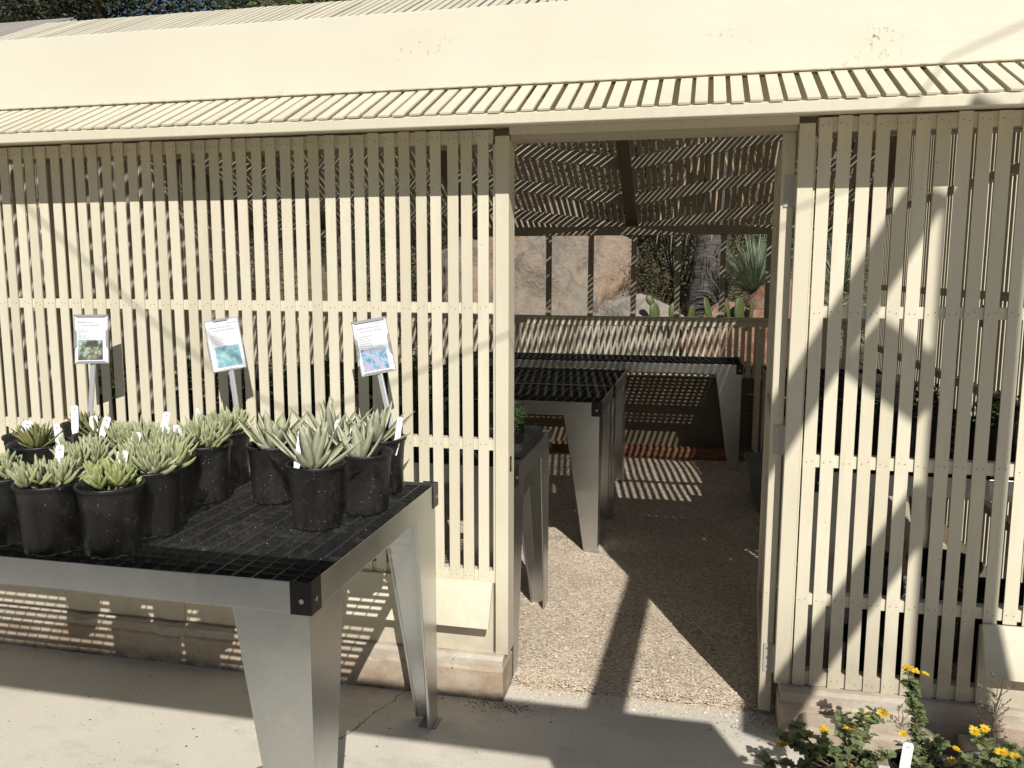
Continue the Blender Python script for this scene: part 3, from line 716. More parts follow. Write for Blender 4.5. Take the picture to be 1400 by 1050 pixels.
# ------------------------------------------------------------------ white plant tags (each one stands in its own pot)
def plant_tag(x, y, z, lean, label, wd=.017, L=.085, back=.25, turn=0.25, bend=0):
    """z = top of the tag"""
    t = thing('plant_tag', (x, y, z-L), label, 'plant tag', 'white plastic plant tags')
    m = MB(); Rz = Matrix.Rotation(turn, 3, 'Z') @ Matrix.Rotation(-back, 3, 'X') @ Matrix.Rotation(lean, 3, 'Y')
    h = wd/2; pts = [(-h*.5,0,-.03), (h*.5,0,-.03), (h,0,.01), (h,0,L-.006), (h*.6,0,L), (-h*.6,0,L), (-h,0,L-.006), (-h,0,.01)]
    m.prism([Rz @ Vector(p) for p in pts], Rz @ Vector((0,.0009,0))); tg = m.build('stake', M_tag, t, world=False)
    m = MB(); rr = random.Random(int(abs(x*1000))+3)
    a = [(-h*.3, h*.3, L-.015, L-.010)]
    for q in range(6): a.append((-h*.7, -h*.7 + h*1.4*rr.uniform(.4, 1), L-.024-q*.0058, L-.0232-q*.0058))
    for x0, x1, z0, z1 in a:
        m.add([Rz @ Vector((x0,-.0004,z0)), Rz @ Vector((x1,-.0004,z0)), Rz @ Vector((x1,-.0004,z1)), Rz @ Vector((x0,-.0004,z1))], [(0,1,2,3)])
    m.build('print', M_print, t, world=False); return t
TG = [(-.293,-.52,1.082,-.1,'broad white tag, left one of the pair below the first sign',.024,.05), (-.253,-.53,1.084,.25,'white tag, right one of the pair below the first sign',.022,.05),
 (-.425,-.45,1.10,-.08,'tall rounded white tag behind the rosette with bare brown soil',.022,.08), (-.239,-.73,1.096,-.2,'narrow white tag leaning in the pot with bare brown soil',.017,.085),
 (-.487,-.6,1.072,.15,'wide white tag in the rosette at the left edge back row',.03,.05), (-.03,-.975,1.09,0,'white tag top showing above the blue green fingers left of the front pot',.02,.06),
 (.15,-.97,1.083,.1,'curled white tag behind the yellow green fingers of the front pot',.026,.06), (.051,-.79,1.095,.2,'white tag between the tall grey finger succulent and the spreading one',.024,.06),
 (-.005,-.57,1.115,.15,'bright white tag standing highest among the fingers below the gap between signs',.02,.07), (.105,-.7,1.095,-.1,'white tag in front of the narrow gap pot left of the second sign',.022,.06),
 (.085,-.60,1.085,-.3,'long white tag leaning left in the upright finger succulent pot',.019,.085), (.015,-.40,1.10,-.15,'thin grey edge-on tag at the bench back left of second sign',.009,.085),
 (.545,-.755,1.112,.12,'white tag at the left rim of the foremost right pot',.017,.09), (.49,-.415,1.085,.28,'white tag leaning in the plant behind the foremost right pot',.02,.08),
 (.645,-.6,1.096,-.02,'glossy white tag in the middle pot of the right group',.017,.09), (.69,-.365,1.091,.12,'white tag in the back corner pot right of the third sign post',.016,.085), (-.41,-.9,1.09,0,'white tag cut off by the left picture edge',.022,.06)]
for x, y, z, ln, lb, wd, L in TG: plant_tag(x, y, z + .008, ln, lb, wd*1.12, L + .008)

# ------------------------------------------------------------------ three plant signs
def text_part(s, size, x, z, M, parent, mt, align='LEFT'):
    c = bpy.data.curves.new('lettering', 'FONT'); c.body = s; c.size = size; c.align_x = align; c.resolution_u = 2
    o = bpy.data.objects.new('lettering_source', c); col.objects.link(o)
    dg = bpy.context.evaluated_depsgraph_get(); me = bpy.data.meshes.new_from_object(o.evaluated_get(dg)); col.objects.unlink(o); bpy.data.objects.remove(o)
    vs = [M @ Vector((x + v.co.x, 0, z + v.co.y)) for v in me.vertices]; fs = [tuple(p.vertices) for p in me.polygons]; bpy.data.meshes.remove(me)
    return vs, fs
def sign(cx_, cy_, z0, z1, roll, label, head, sub_, lines, corner, pm, post_to, frame_mode):
    W, H = .118, z1 - z0
    t = thing('plant_sign', (cx_, cy_, z0), label, 'sign', 'plant signs standing in the pots')
    M = Matrix.Rotation(.42, 3, 'Z') @ Matrix.Rotation(roll, 3, 'Y') @ Matrix.Rotation(-.16, 3, 'X')
    def T(p): return M @ Vector(p)
    def pr(m, poly, y0, y1): m.prism([T((p[0], y0, p[1])) for p in poly], T((0, y1-y0, 0)))
    m = MB(); pr(m, [(-W/2,0), (W/2,0), (W/2,H), (-W/2,H)], .0015, .004)
    hd = m.build('holder', M_flap, t, world=False); 
    m = MB(); pr(m, [(-W/2+.003,.003), (W/2-.003,.003), (W/2-.003,H-.003), (-W/2+.003,H-.003)], .0, .0012); cd = m.build('card', M_card, t, world=False)
    # folded-over flaps of the holder that grip the card
    m = MB(); e = .009; a = W/2
    if frame_mode == 0:
        fl = [[(-a,H), (a,H), (a-.012,H-e), (-a+.012,H-e)], [(-a,0), (a,0), (a-.014,e), (-a+.014,e)], [(-a,H*.30), (-a,H*.72), (-a+e,H*.66), (-a+e,H*.36)], [(a,H*.30), (a,H*.72), (a-e,H*.66), (a-e,H*.36)]]
    else:
        fl = [[(-a*.5,H+.002), (a*.45,H+.002), (a*.38,H-.006), (-a*.43,H-.006)], [(-a*.4,-.001), (a*.55,-.001), (a*.48,.005), (-a*.35,.005)], [(-a-.003,H*.2), (-a-.003,H*.62), (-a+.003,H*.58), (-a+.003,H*.24)]]
    for f in fl: pr(m, f, -.004, -.0012)
    m.build('flap', M_flap, t, world=False)
    # photo print
    pw, ph, px, pz = .084, H*.40, (-.004 if frame_mode == 0 else .004), H*.075
    m = MB(); m.add([T((px-pw/2,-.0004,pz)), T((px+pw/2,-.0004,pz)), T((px+pw/2,-.0004,pz+ph)), T((px-pw/2,-.0004,pz+ph))], [(0,1,2,3)]); m.build('picture', pm, t, world=False)
    m = MB(); tx = []
    if corner: tx.append((corner, .0056, W/2-.006, H-.018, 'RIGHT'))
    tx += [(head, .0072, -W/2+.014, H-.030, 'LEFT'), (sub_, .0072, -W/2+.024, H-.041, 'LEFT')]
    for i, l in enumerate(lines): tx.append((l, .0058, -W/2+.014, H-.057-.0078*i, 'LEFT'))
    for s_, sz, x, z, al in tx:
        v, f = text_part(s_, sz, x, z, M, t, M_ink, al)
        off = T((0,-.0005,0)); m.add([q + off for q in v], f)
    m.build('lettering', M_ink, t, world=False)
    m = MB(); p0 = T((0, .004, .012)); p1 = Vector(post_to) - Vector((cx_, cy_, z0))
    m.beam(p0 + Vector((0,.006,0)), p1 + Vector((0,.006,0)), .016, .010, up=(0,-1,0)); m.build('post', M_pole, t, world=False, bevel=.001)
    return t
pm1 = photo_mat('picture_pale_plant', [(.3, (.02,.02,.02)), (.44, (.06,.07,.05)), (.5, (.25,.24,.15)), (.56, (.30,.50,.42)), (.66, (.5,.66,.6)), (.74, (.55,.5,.05))], 20, (0,0,0))
pm2 = photo_mat('picture_blue_plant', [(.3, (.10,.19,.28)), (.5, (.25,.5,.55)), (.62, (.45,.68,.66)), (.75, (.45,.4,.6))], 34, (3,1,0))
pm3 = photo_mat('picture_pink_plant', [(.28, (.1,.05,.12)), (.43, (.14,.3,.45)), (.54, (.4,.55,.72)), (.64, (.75,.2,.28)), (.8, (.85,.5,.5))], 40, (1,5,2))
sign(-.558, -.19, 1.219, 1.40, 0, 'upright white plant sign in grey metal holder, picture of pale plant with yellow flowers', 'Dudleya farinosa', 'Powdery Liveforever', ['6 in. tall', 'Yellow flower', 'Sun', 'Light shade', 'Well drained soil', 'Likes cool coastal climate', 'Low water plant'], None, pm1, (-.55, -.235, 1.0), 0)
sign(-.005, -.172, 1.208, 1.392, -.16, 'tilted white plant sign with blue plant picture, the middle of the three signs', 'Dudleya virens ssp. hassei', 'Catalina Island Liveforever', ['Low mat', 'Yellow flower', 'Sun to part shade', 'Drought tolerant', 'Well drained soil', 'Attracts hummingbirds', 'Likes coastal climate, containers'], 'California Native', pm2, (.088, -.283, 1.0), 1)
sign(.572, -.205, 1.215, 1.402, -.17, 'tilted white plant sign with pink and blue picture above the right pots', 'Dudleya virens ssp. virens', 'Island Green Liveforever', ['Interesting succulent', 'Height under 1 ft', 'Sun to part shade', 'Drought tolerant', 'Well drained soil', 'Good for rockery or containers', 'Likes coastal climate'], 'California Native', pm3, (.652, -.287, 1.0), 0)

# ------------------------------------------------------------------ flowering pots by the right-hand wall
def lobed_leaf(m, p, d, L, rr):
    d = Vector(d).normalized(); s_ = d.cross(Vector((rr.uniform(-.4,.4), rr.uniform(-.4,.4), 1))).normalized(); n_ = s_.cross(d)
    out = [(0,.07), (.3,.14), (.45,.42), (.55,.22), (.7,.5), (.82,.25), (1,.16)]
    L1 = [Vector(p) + d*L*a + s_*L*w_*.8 + n_*L*(.18*w_ + .12*a*a*-1) for a, w_ in out]; R1 = [Vector(p) + d*L*a - s_*L*w_*.8 + n_*L*(.18*w_ + .12*a*a*-1) for a, w_ in out]
    C_ = [Vector(p) + d*L*a + n_*L*(-.12*a*a) for a, _ in out]; k = len(out)
    m.add(L1 + C_ + R1, [(i, i+1, k+i+1, k+i) for i in range(k-1)] + [(k+i, k+i+1, 2*k+i+1, 2*k+i) for i in range(k-1)])
def flower(t, c, r, up, rr, nm='flower'):
    up = Vector(up).normalized(); a = up.cross(Vector((1,.3,0))).normalized(); b_ = up.cross(a); m = MB()
    for j in range(15):
        th = 2*math.pi*j/15 + rr.uniform(-.1,.1); d = a*math.cos(th) + b_*math.sin(th) + up*rr.uniform(.1,.45)
        blade(m, Vector(c) + d*r*.2, d, r*rr.uniform(.75,1), r*.36, 0, .0, up=up, prof=[.6, 1, 1, .7, .15])
    fl = m.build(nm, M_yel, t, world=False)
    m = MB()
    for j in range(10): m.tube([Vector(c) + (a*math.cos(j*2.4) + b_*math.sin(j*2.4))*r*.09*math.sqrt(j), Vector(c) + (a*math.cos(j*2.4) + b_*math.sin(j*2.4))*r*.1*math.sqrt(j) + up*r*.22], r*.07, 5)
    m.build('flower_centre', M_yelc, fl, world=False)
def daisy(x, y, label, seed, stems, flowers, square=True, s_=1, H=.2, dead=20):
    stems = [(a, b, c + H - .2) for a, b, c in stems]; flowers = [(a, b, c + H - .2, d) for a, b, c, d in flowers]
    rr = random.Random(seed); t = thing('flowering_plant', (x, y, 0), label, 'flowering plant', 'yellow flowered plants in black pots by the wall')
    m = MB(); a = .085*s_
    if square:
        o_, i_ = a, a-.006; zt = H
        ring = lambda h, z: [(-h,-h,z), (h,-h,z), (h,h,z), (-h,h,z)]
        vs = ring(a*.78, 0) + ring(a, zt-.012) + ring(a+.006, zt-.011) + ring(a+.006, zt) + ring(a-.004, zt) + ring(a*.92, zt-.06)
        m.add(vs, [(3,2,1,0)] + [(4*k+j, 4*k+(j+1)%4, 4*k+4+(j+1)%4, 4*k+4+j) for k in range(5) for j in range(4)]); m.build('pot', M_pot, t, world=False)
        m = MB(); m.box(-a*.93, a*.93, -a*.93, a*.93, zt-.05, zt-.03); m.build('soil', M_soil, t, world=False)
    else:
        for nm, d in (('pot', _pd), ('soil', _sd)):
            o = bpy.data.objects.new(nm, d); col.objects.link(o); o.parent = t; o.scale = (s_, s_, s_*H/.178)
    m = MB(); lm = MB(); dm = MB()
    for (tx, ty, tz) in stems:
        b0 = Vector((rr.uniform(-.03,.03), rr.uniform(-.03,.03), H-.03)); tip = Vector((tx, ty, tz)); mid = (b0 + tip)/2 + Vector((tx*.18, ty*.18, .02)); k = 7; pts = []
        for i in range(k):
            u = i/(k-1); pts.append(b0*(1-u)**2 + mid*2*u*(1-u) + tip*u*u)
        m.tube(pts, [.0035 - .002*i/k for i in range(k)], 6)
        nl = int(9 + 38*(tip-b0).length/.15)
        for i in range(nl):
            u = .18 + .82*rr.random()**.7; q = b0*(1-u)**2 + mid*2*u*(1-u) + tip*u*u; az = rr.uniform(0, 6.28)
            d = Vector((math.cos(az), math.sin(az), rr.uniform(-.2, .9))); lobed_leaf(lm, q, d, rr.uniform(.015, .034), rr)
        for i in range(3):
            u = .25*rr.random(); q = b0*(1-u)**2 + mid*2*u*(1-u) + tip*u*u; az = rr.uniform(0, 6.28)
            if i < dead/10: lobed_leaf(dm, q, (math.cos(az), math.sin(az), rr.uniform(-1, .1)), rr.uniform(.02, .04), rr)
    m.build('stem', M_twig, t, smooth=True, world=False); lm.build('leaves', M_daisy, t, world=False)
    if dm.v: dm.build('dead_leaves', M_brown_leaf, t, world=False)
    for (fx, fy, fz, fr) in flowers: flower(t, (fx, fy, fz), fr*rr.uniform(.68,.9), (rr.uniform(-.3,.3), rr.uniform(-.7,0), 1), rr)
    return t
daisy(2.02, -.64, 'bushy yellow flowered plant in black square pot, leftmost by the wall', 41,
      [(-.20,-.05,.215), (-.12,.05,.27), (-.06,-.03,.28), (.0,.06,.32), (.05,.03,.335), (.09,.08,.33), (.10,-.04,.27), (-.03,-.10,.24), (.04,-.1,.22), (-.16,.02,.25)],
      [(-.15,.0,.235,.021), (-.045,.03,.275,.020), (.02,.03,.29,.021), (.055,.05,.315,.019), (.105,.06,.325,.017), (.15,.03,.29,.017), (.13,-.13,.205,.021)], H=.27)
daisy(2.255, -.47, 'yellow flowered plant with one tall leafy stem in round black pot', 42,
      [(-.02,.07,.40), (-.03,.07,.43), (.03,.0,.27), (.06,.03,.26), (-.05,-.03,.27), (.09,-.04,.24), (-.02,-.07,.24), (.0,.06,.3)],
      [(-.035,.06,.45,.020), (-.012,.065,.44,.014), (.015,.07,.432,.013), (.11,-.06,.26,.019), (.06,-.06,.255,.016)], square=False, H=.2)
daisy(2.475, -.62, 'yellow flowered plant cut off by the bottom right picture corner', 43,
      [(-.05,.03,.29), (-.13,.0,.31), (-.08,-.02,.27), (-.16,.0,.25), (.03,-.03,.26), (.06,.02,.27), (-.02,-.06,.24), (.08,-.07,.22), (.0,.04,.27)],
      [(-.14,.0,.325,.022), (-.115,.01,.33,.017), (-.08,-.02,.285,.022), (-.05,-.02,.28,.017), (-.18,.0,.27,.016)], H=.27)
# twiggy pale green seedling and dry grass
t = thing('twiggy_plant', (2.455, -.40, 0), 'thin upright twiggy seedling with sparse pale leaves beside the right wall', 'plant')
for nm, d in (('pot', _pd), ('soil', _sd)):
    o = bpy.data.objects.new(nm, d); col.objects.link(o); o.parent = t
m = MB(); lm = MB(); rr = random.Random(8)
m.tube([(0,0,.14), (.004,.0,.26), (-.003,.003,.33), (.01,0,.40), (.016,0,.455)], [.0035,.003,.0026,.002,.0012], 6)
for i in range(26):
    z = rr.uniform(.25, .42); az = rr.uniform(0, 6.28); L = rr.uniform(.03, .085)*(1.2 - (z-.25)*3); p = Vector((0,0,z)); d = Vector((math.cos(az), math.sin(az)*.7, rr.uniform(.2, 1.1))).normalized()
    e = p + d*L; m.tube([p, p + d*L*.5 + Vector((0,0,.004)), e], [.0013,.001,.0007], 5)
    for k in range(7 if i > 9 else 2):
        q = p + d*L*rr.uniform(.4, 1); a2 = rr.uniform(0, 6.28); blade(lm, q, (math.cos(a2), math.sin(a2), rr.uniform(.3,1.5)), rr.uniform(.008,.016), .004)
m.build('stem', M_twig, t, world=False); lm.build('leaves', M_olive, t, world=False)
t = thing('dry_grass', (2.60, -.52, 0), 'dry brown arching grass in black pot at the right picture edge', 'plant')
for nm, d in (('pot', _pd), ('soil', _sd)):
    o = bpy.data.objects.new(nm, d); col.objects.link(o); o.parent = t
m = MB(); rr = random.Random(9)
for i in range(150):
    az = rr.uniform(0, 6.28); e = R(rr.uniform(25, 80)); blade(m, (rr.uniform(-.03,.03), rr.uniform(-.03,.03), .15), (math.cos(az)*math.cos(e), math.sin(az)*math.cos(e), math.sin(e)), rr.uniform(.10,.22), .0028, 0, -rr.uniform(.7,1.8), prof=[.9,1,.9,.7,.5,.1])
m.build('blades', M_dry, t, world=False)
plant_tag(2.178, -.61, .332, .2, 'white plant tag standing among the yellow flowered pots, lower right', .028, .075, .2, .2)

# ------------------------------------------------------------------ inside: tray plant, benches full of pots, tote, edging
def leafy(x, y, z, label, seed, n, rad, h, mt, ll=.02, lw=.009, cat='potted plant', group='potted plants on the indoor benches', pot=True, flowers=0, s_=1, fm=None):
    rr = random.Random(seed); t = thing('potted_plant', (x, y, z), label, cat, group); base = 0
    if pot:
        base = .15*s_
        for nm, d in (('pot', _pd), ('soil', _sd)):
            o = bpy.data.objects.new(nm, d); col.objects.link(o); o.parent = t; o.scale = (s_,)*3
    m = MB(); lm = MB()
    for i in range(max(6, n//40)):
        az = rr.uniform(0, 6.28); q = Vector((math.cos(az)*rad*rr.random(), math.sin(az)*rad*rr.random(), base + h*rr.uniform(.6, 1.1))); m.tube([(rr.uniform(-.02,.02), rr.uniform(-.02,.02), base-.01), (q.x*.6, q.y*.6, (base+q.z)/2), q], [.003,.002,.001], 5)
        for k in range(40):
            u = rr.random()**.6; p = Vector((q.x*u, q.y*u, base + (q.z-base)*u)) + Vector((rr.gauss(0,.012), rr.gauss(0,.012), rr.gauss(0,.01))); a2 = rr.uniform(0, 6.28)
            blade(lm, p, (math.cos(a2), math.sin(a2), rr.uniform(-.3,1)), ll*rr.uniform(.6,1.3), lw, prof=[.4,1,.8,.1])
    m.build('stem', M_twig, t, world=False); lm.build('leaves', mt, t, world=False)
    if flowers:
        f = MB()
        for i in range(flowers):
            c = Vector((rr.uniform(-rad,rad), rr.uniform(-rad,rad), base + h*rr.uniform(.85,1.15)))
            for j in range(10): blade(f, c, (math.cos(j*.63), math.sin(j*.63), rr.uniform(0,.6)), .022, .01, prof=[.5,1,.9,.3])
        f.build('flowers', fm or M_org, t, world=False)
    return t
tr = thing('plant_tray', (.88, .50, .835), 'low reddish plastic nursery tray on the small bench inside the doorway', 'tray')
m = MB(); a, b_ = .085, .2
for q in ((-a,a,-b_,-b_+.004), (-a,a,b_-.004,b_), (-a,-a+.004,-b_+.004,b_-.004), (a-.004,a,-b_+.004,b_-.004)): m.box(q[0],q[1],q[2],q[3],0,.055)
m.box(-a+.004,a-.004,-b_+.004,b_-.004,.001,.004); m.build('tray_shell', M_pot, tr, world=False)
leafy(.88, .46, .842, 'dense small leaved green herb growing in the tray inside the doorway', 51, 520, .085, .11, M_green, .016, .007, group=None, pot=True, s_=.45)
leafy(.87, .60, .842, 'second low green herb in the tray, farther from the doorway', 52, 280, .06, .06, M_green, .016, .007, group=None, pot=True, s_=.45)
for x, y in ((2.16,.40), (2.45,.38), (2.74,.42), (2.3,.72), (2.62,.74)):  # added black pots, darkening what shows through the lower right slats
    np_ = thing('darkening_pot', (x, y, .012), 'large empty black pot added under the bench to darken the right slat gaps', 'nursery pot', 'black pots added under the right bench to darken it')
    o = bpy.data.objects.new('pot', _pd); col.objects.link(o); o.parent = np_; o.scale = (1.7, 1.7, 2.2)
k = 0
LBL = ['leafy green plant in black pot behind the left slats, on the inner bench']
for x, y, fl in ((.30,.45,6), (.50,.32,8), (.66,.52,0), (.10,.36,0), (-.15,.5,0), (-.4,.35,0), (-.65,.5,0), (-.9,.36,0), (.44,.62,5), (-.05,.68,0), (-.5,.66,0)):
    lab = 'orange flowered plant in black pot behind the slats near the third sign' if fl else 'leafy green potted plant seen only through the narrow gaps of the left slat wall'
    leafy(x, y, .835, lab, 60+k, 260, .09, .2 if not fl else .25, (M_green, M_daisy, M_olive)[k % 3], .04, .016, flowers=fl, group='orange flowered pots behind the slats' if fl else 'leafy pots behind the left slats'); k += 1
for x, y in ((2.2,.42), (2.42,.5), (2.64,.4), (2.3,.8), (2.55,.85), (2.78,.75)):
    leafy(x, y, .86, 'low dark green plant in black pot on the bench behind the right slats', 80+k, 160, .07, .07, (M_olive, M_daisy, M_green)[k % 3], .03, .012, group='pots on the bench behind the right slats'); k += 1
plant_tag(2.22, .40, 1.10, .15, 'white tag in a pot behind the right slats', .02, .08)
t = thing('plastic_box', (2.42, 1.05, .86), 'pale lavender plastic box standing on the bench behind the right slats', 'box')
m = MB(); m.box(-.10,.10,-.12,.12,.0,.22); m.build('box_body', M_lav, t, world=False, bevel=.008); m = MB(); m.box(-.107,.107,-.127,.127,.2205,.245); m.build('lid', M_lav, t, world=False, bevel=.006)
t = thing('storage_tote', (2.22, 2.95, 0), 'grey plastic tote on the gravel under the right-hand bench', 'tote')
m = MB(); q = lambda h, d, z: [(-h,-d,z), (h,-d,z), (h,d,z), (-h,d,z)]
m.add(q(.2,.28,.02) + q(.24,.32,.25) + q(.225,.305,.25) + q(.19,.27,.04), [(3,2,1,0), (12,13,14,15)] + [(4*k_+j, 4*k_+(j+1)%4, 4*k_+4+(j+1)%4, 4*k_+4+j) for k_ in range(3) for j in range(4)]); m.build('tub', M_grey_box, t, world=False)
m = MB(); m.box(-.255,.255,-.335,.335,.252,.275); m.build('rim', M_grey_box, t, world=False, bevel=.006)
m = MB(); m.prism([(-.6,4.18,.006), (-.6,4.30,.006), (-.6,4.30,.075), (-.6,4.285,.09), (-.6,4.195,.09), (-.6,4.18,.075)], (2.7,0,0))
tag(m.build('landscape_timber', M_timber, None, bevel=.004), 'reddish brown timber edging lying on the gravel before the back wall', 'timber')
t = thing('hanging_sensor', (2.497, .05, 1.39), 'small dark grey device hanging on the right slat wall', 'sensor')
m = MB(); m.box(-.011,.011,0,.03,-.005,.065); m.build('body', M_grey_box, t, world=False, bevel=.004); m = MB(); m.tube([(0,.012,.066), (0,.012,.10), (.004,.012,.115)], .002, 6); m.build('hook', M_galv, t, world=False)
# bits of litter
for i, (x, y, z) in enumerate(((.30,-.62,.002), (1.72,.5,.02), (1.45,.2,.02))):
    m = MB(); blade(m, (0,0,.003), (1,.4,.1), .03, .014, 0, .5, prof=[.3,1,.9,.5,.1]); o = m.build('fallen_leaf', M_brown_leaf, world=False); o.location = (x, y, z); o.rotation_euler = (0,0,i*1.7)
    tag(o, ['small orange brown leaf lying on the paving beside the bench shadow', 'curled brown leaf on the shaded gravel inside the doorway', 'brown leaf near the gravel edge at the threshold'][i], 'fallen leaf', 'fallen leaves')
m = MB(); m.tube([(1.56,1.02,.018), (1.60,.88,.022), (1.64,.78,.02), (1.69,.66,.024), (1.73,.60,.02)], [.0025,.003,.0028,.0022,.0015], 6); m.tube([(1.64,.78,.02), (1.70,.82,.02)], .0018, 5)
tag(m.build('twig', mat('bleached_twig', (.55,.5,.42), .8)[0], None), 'thin pale crooked twig lying on the shaded gravel inside the doorway', 'twig')

b = MB(); rl = random.Random(17)
def crumb(x, y, s_):
    a = rl.uniform(0, 6.28); q = [(x + s_*math.cos(a+k*1.57)*rl.uniform(.4,1.2), y + s_*math.sin(a+k*1.57)*rl.uniform(.4,1.), .0015 + s_*rl.uniform(.05,.6)) for k in range(4)]
    b.add(q + [(x, y, .001)], [(0,1,2,3), (0,1,4), (2,3,4)])
for k in range(900):
    z_ = rl.random()
    if z_ < .3: x, y = rl.gauss(.96, .09), -.05 - abs(rl.gauss(0, .035))
    elif z_ < .45: x, y = rl.gauss(1.86, .06), rl.gauss(.0, .05)
    elif z_ < .7: x, y = rl.uniform(-1.4, .95), -.05 - abs(rl.gauss(0, .018))
    else: x, y = rl.uniform(-1.1, 2.2), rl.uniform(-.95, .05)
    if (x < .965 or x > 1.92) and y > -.047: continue
    crumb(x, y, rl.uniform(.0012, .0045)*(1.0 if z_ < .45 else .8))
tag(b.build('plant_litter', mat('plant_litter', (.10,.07,.045), .9)[0], kind='stuff'), 'dark dry plant crumbs lying along the foot of the curbs and threshold', 'litter')
# ------------------------------------------------------------------ garden behind
def boulder(name, c, size, seed, mt, label, sub_=5, amp=.22, cat='boulder', group=None):
    bm = bmesh.new(); bmesh.ops.create_icosphere(bm, subdivisions=sub_, radius=1); o_ = Vector((seed*3.1, seed*1.7, 0))
    for v in bm.verts:
        p = v.co.copy(); d = noise.noise(p*1.1 + o_)*amp*1.6 + noise.noise(p*2.7 + o_)*amp*.7 + noise.noise(p*7 + o_)*amp*.18 - abs(noise.noise(p*1.9 + o_*2))*amp*.6
        q = p*(1 + d); q.z = max(q.z, -.6); v.co = Vector((q.x*size[0], q.y*size[1], q.z*size[2]))
    me = bpy.data.meshes.new(name); bm.to_mesh(me); bm.free(); me.materials.append(mt); me.polygons.foreach_set('use_smooth', [True]*len(me.polygons))
    o = bpy.data.objects.new(name, me); col.objects.link(o); o.location = c; return tag(o, label, cat, group)
boulder('boulder', (-.66, 8.3, .95), (1.28, 1.1, 1.33), 2, M_boulder, 'huge pinkish grey boulder behind the back wall, left of the palm', 6, .26)
boulder('rock', (.95, 6.9, .75), (.75, .4, .5), 5, M_rock, 'pale tan rock low behind the back wall beside the big boulder', 4, cat='rock')
boulder('rock', (2.05, 6.7, .78), (.62, .35, .42), 6, M_rrock, 'flat reddish rock behind the rail near the yucca', 4, cat='rock')
boulder('rock', (2.55, 7.0, 1.05), (.42, .4, .42), 7, M_rrock, 'rounded dark red brown rock at the right, under the yucca', 4, cat='rock')
def leaf_cloud(m, c, rad, n, L, wd, rr, hollow=.3, clumps=None):
    c = Vector(c); cl = []
    for i in range(clumps or max(6, n//90)):
        d = Vector((rr.gauss(0,1), rr.gauss(0,1), rr.gauss(0,1))).normalized()*(hollow + (1-hollow)*rr.random()**.5); cl.append(Vector((d.x*rad[0], d.y*rad[1], d.z*rad[2])))
    for i in range(n):
        q = rr.choice(cl); s_ = .16*(rad[0]+rad[2])/2; p = c + q + Vector((rr.gauss(0,s_), rr.gauss(0,s_), rr.gauss(0,s_*.8)))
        a = rr.uniform(0, 6.28); d = Vector((math.cos(a), math.sin(a), rr.uniform(-.7,.7))).normalized(); sd = d.cross(Vector((rr.gauss(0,1), rr.gauss(0,1), rr.gauss(0,1)))).normalized()
        l = L*rr.uniform(.6,1.3); ww = wd*rr.uniform(.6,1.2); m.add([p, p + d*l*.5 + sd*ww*.5, p + d*l, p + d*l*.5 - sd*ww*.5], [(0,1,2,3)])
def shrub(x, y, rad, n, L, wd, mt, label, seed, zc=None, group='shrubs on the slope behind the back wall'):
    rr = random.Random(seed); z0 = hill_z(x, y); t = thing('shrub', (x, y, z0), label, 'shrub', group); m = MB(); leaf_cloud(m, (0,0,rad[2]*.9), rad, n, L, wd, rr, .2)
    m.build('foliage', mt, t, world=False); m = MB()
    for i in range(26):
        a = rr.uniform(0, 6.28); e = Vector((math.cos(a)*rad[0]*rr.uniform(.3,.9), math.sin(a)*rad[1]*rr.uniform(.3,.9), rad[2]*rr.uniform(.9,1.7))); m.tube([(0,0,-.05), e*.5 + Vector((rr.gauss(0,.05), rr.gauss(0,.05), 0)), e], [.02,.012,.005], 5)
    m.build('branch', M_twig, t, world=False)
shrub(.95, 8.6, (.55,.45,.75), 5200, .05, .018, M_shrub, 'brown olive brushy shrub between the big boulder and the palm', 91)
shrub(1.25, 9.8, (.8,.6,1.1), 4200, .07, .02, M_olive, 'taller grey green shrub behind the brown brush', 92)
shrub(.35, 10.5, (.9,.7,1.3), 4200, .07, .022, M_tree, 'dark green bush showing over the boulder shoulder', 93)
shrub(2.9, 9.6, (.9,.7,1.1), 4000, .07, .022, M_olive, 'grey green bush behind the yucca at right', 94)
shrub(-3.0, 11.5, (1.4,.9,1.8), 3500, .1, .035, M_treel, 'bright green bush up the slope behind the boulder', 95)
shrub(3.8, 7.5, (.8,.6,.9), 3000, .07, .025, M_daisy, 'dark leafy bush beyond the right side wall', 96)
shrub(-2.6, 8.8, (1.0,.8,1.2), 5200, .075, .028, M_tree, 'dark green bush left of the huge pinkish boulder', 97)
shrub(-4.6, 7.4, (1.1,.8,1.1), 4500, .07, .026, M_shrub, 'brown olive brush far left behind the slatted wall', 98)
shrub(-6.8, 8.6, (1.5,1,1.5), 4500, .09, .03, M_tree, 'dark bush farthest left behind the slatted wall', 99)
shrub(-.6, 10.6, (1.8,.8,1.7), 6500, .09, .032, M_tree, 'wide dark bush rising behind the huge pinkish boulder', 100)
shrub(1.9, 11.2, (1.4,.8,1.8), 6000, .09, .03, M_treel, 'bright green bush behind the palm, seen through roof laths', 101)
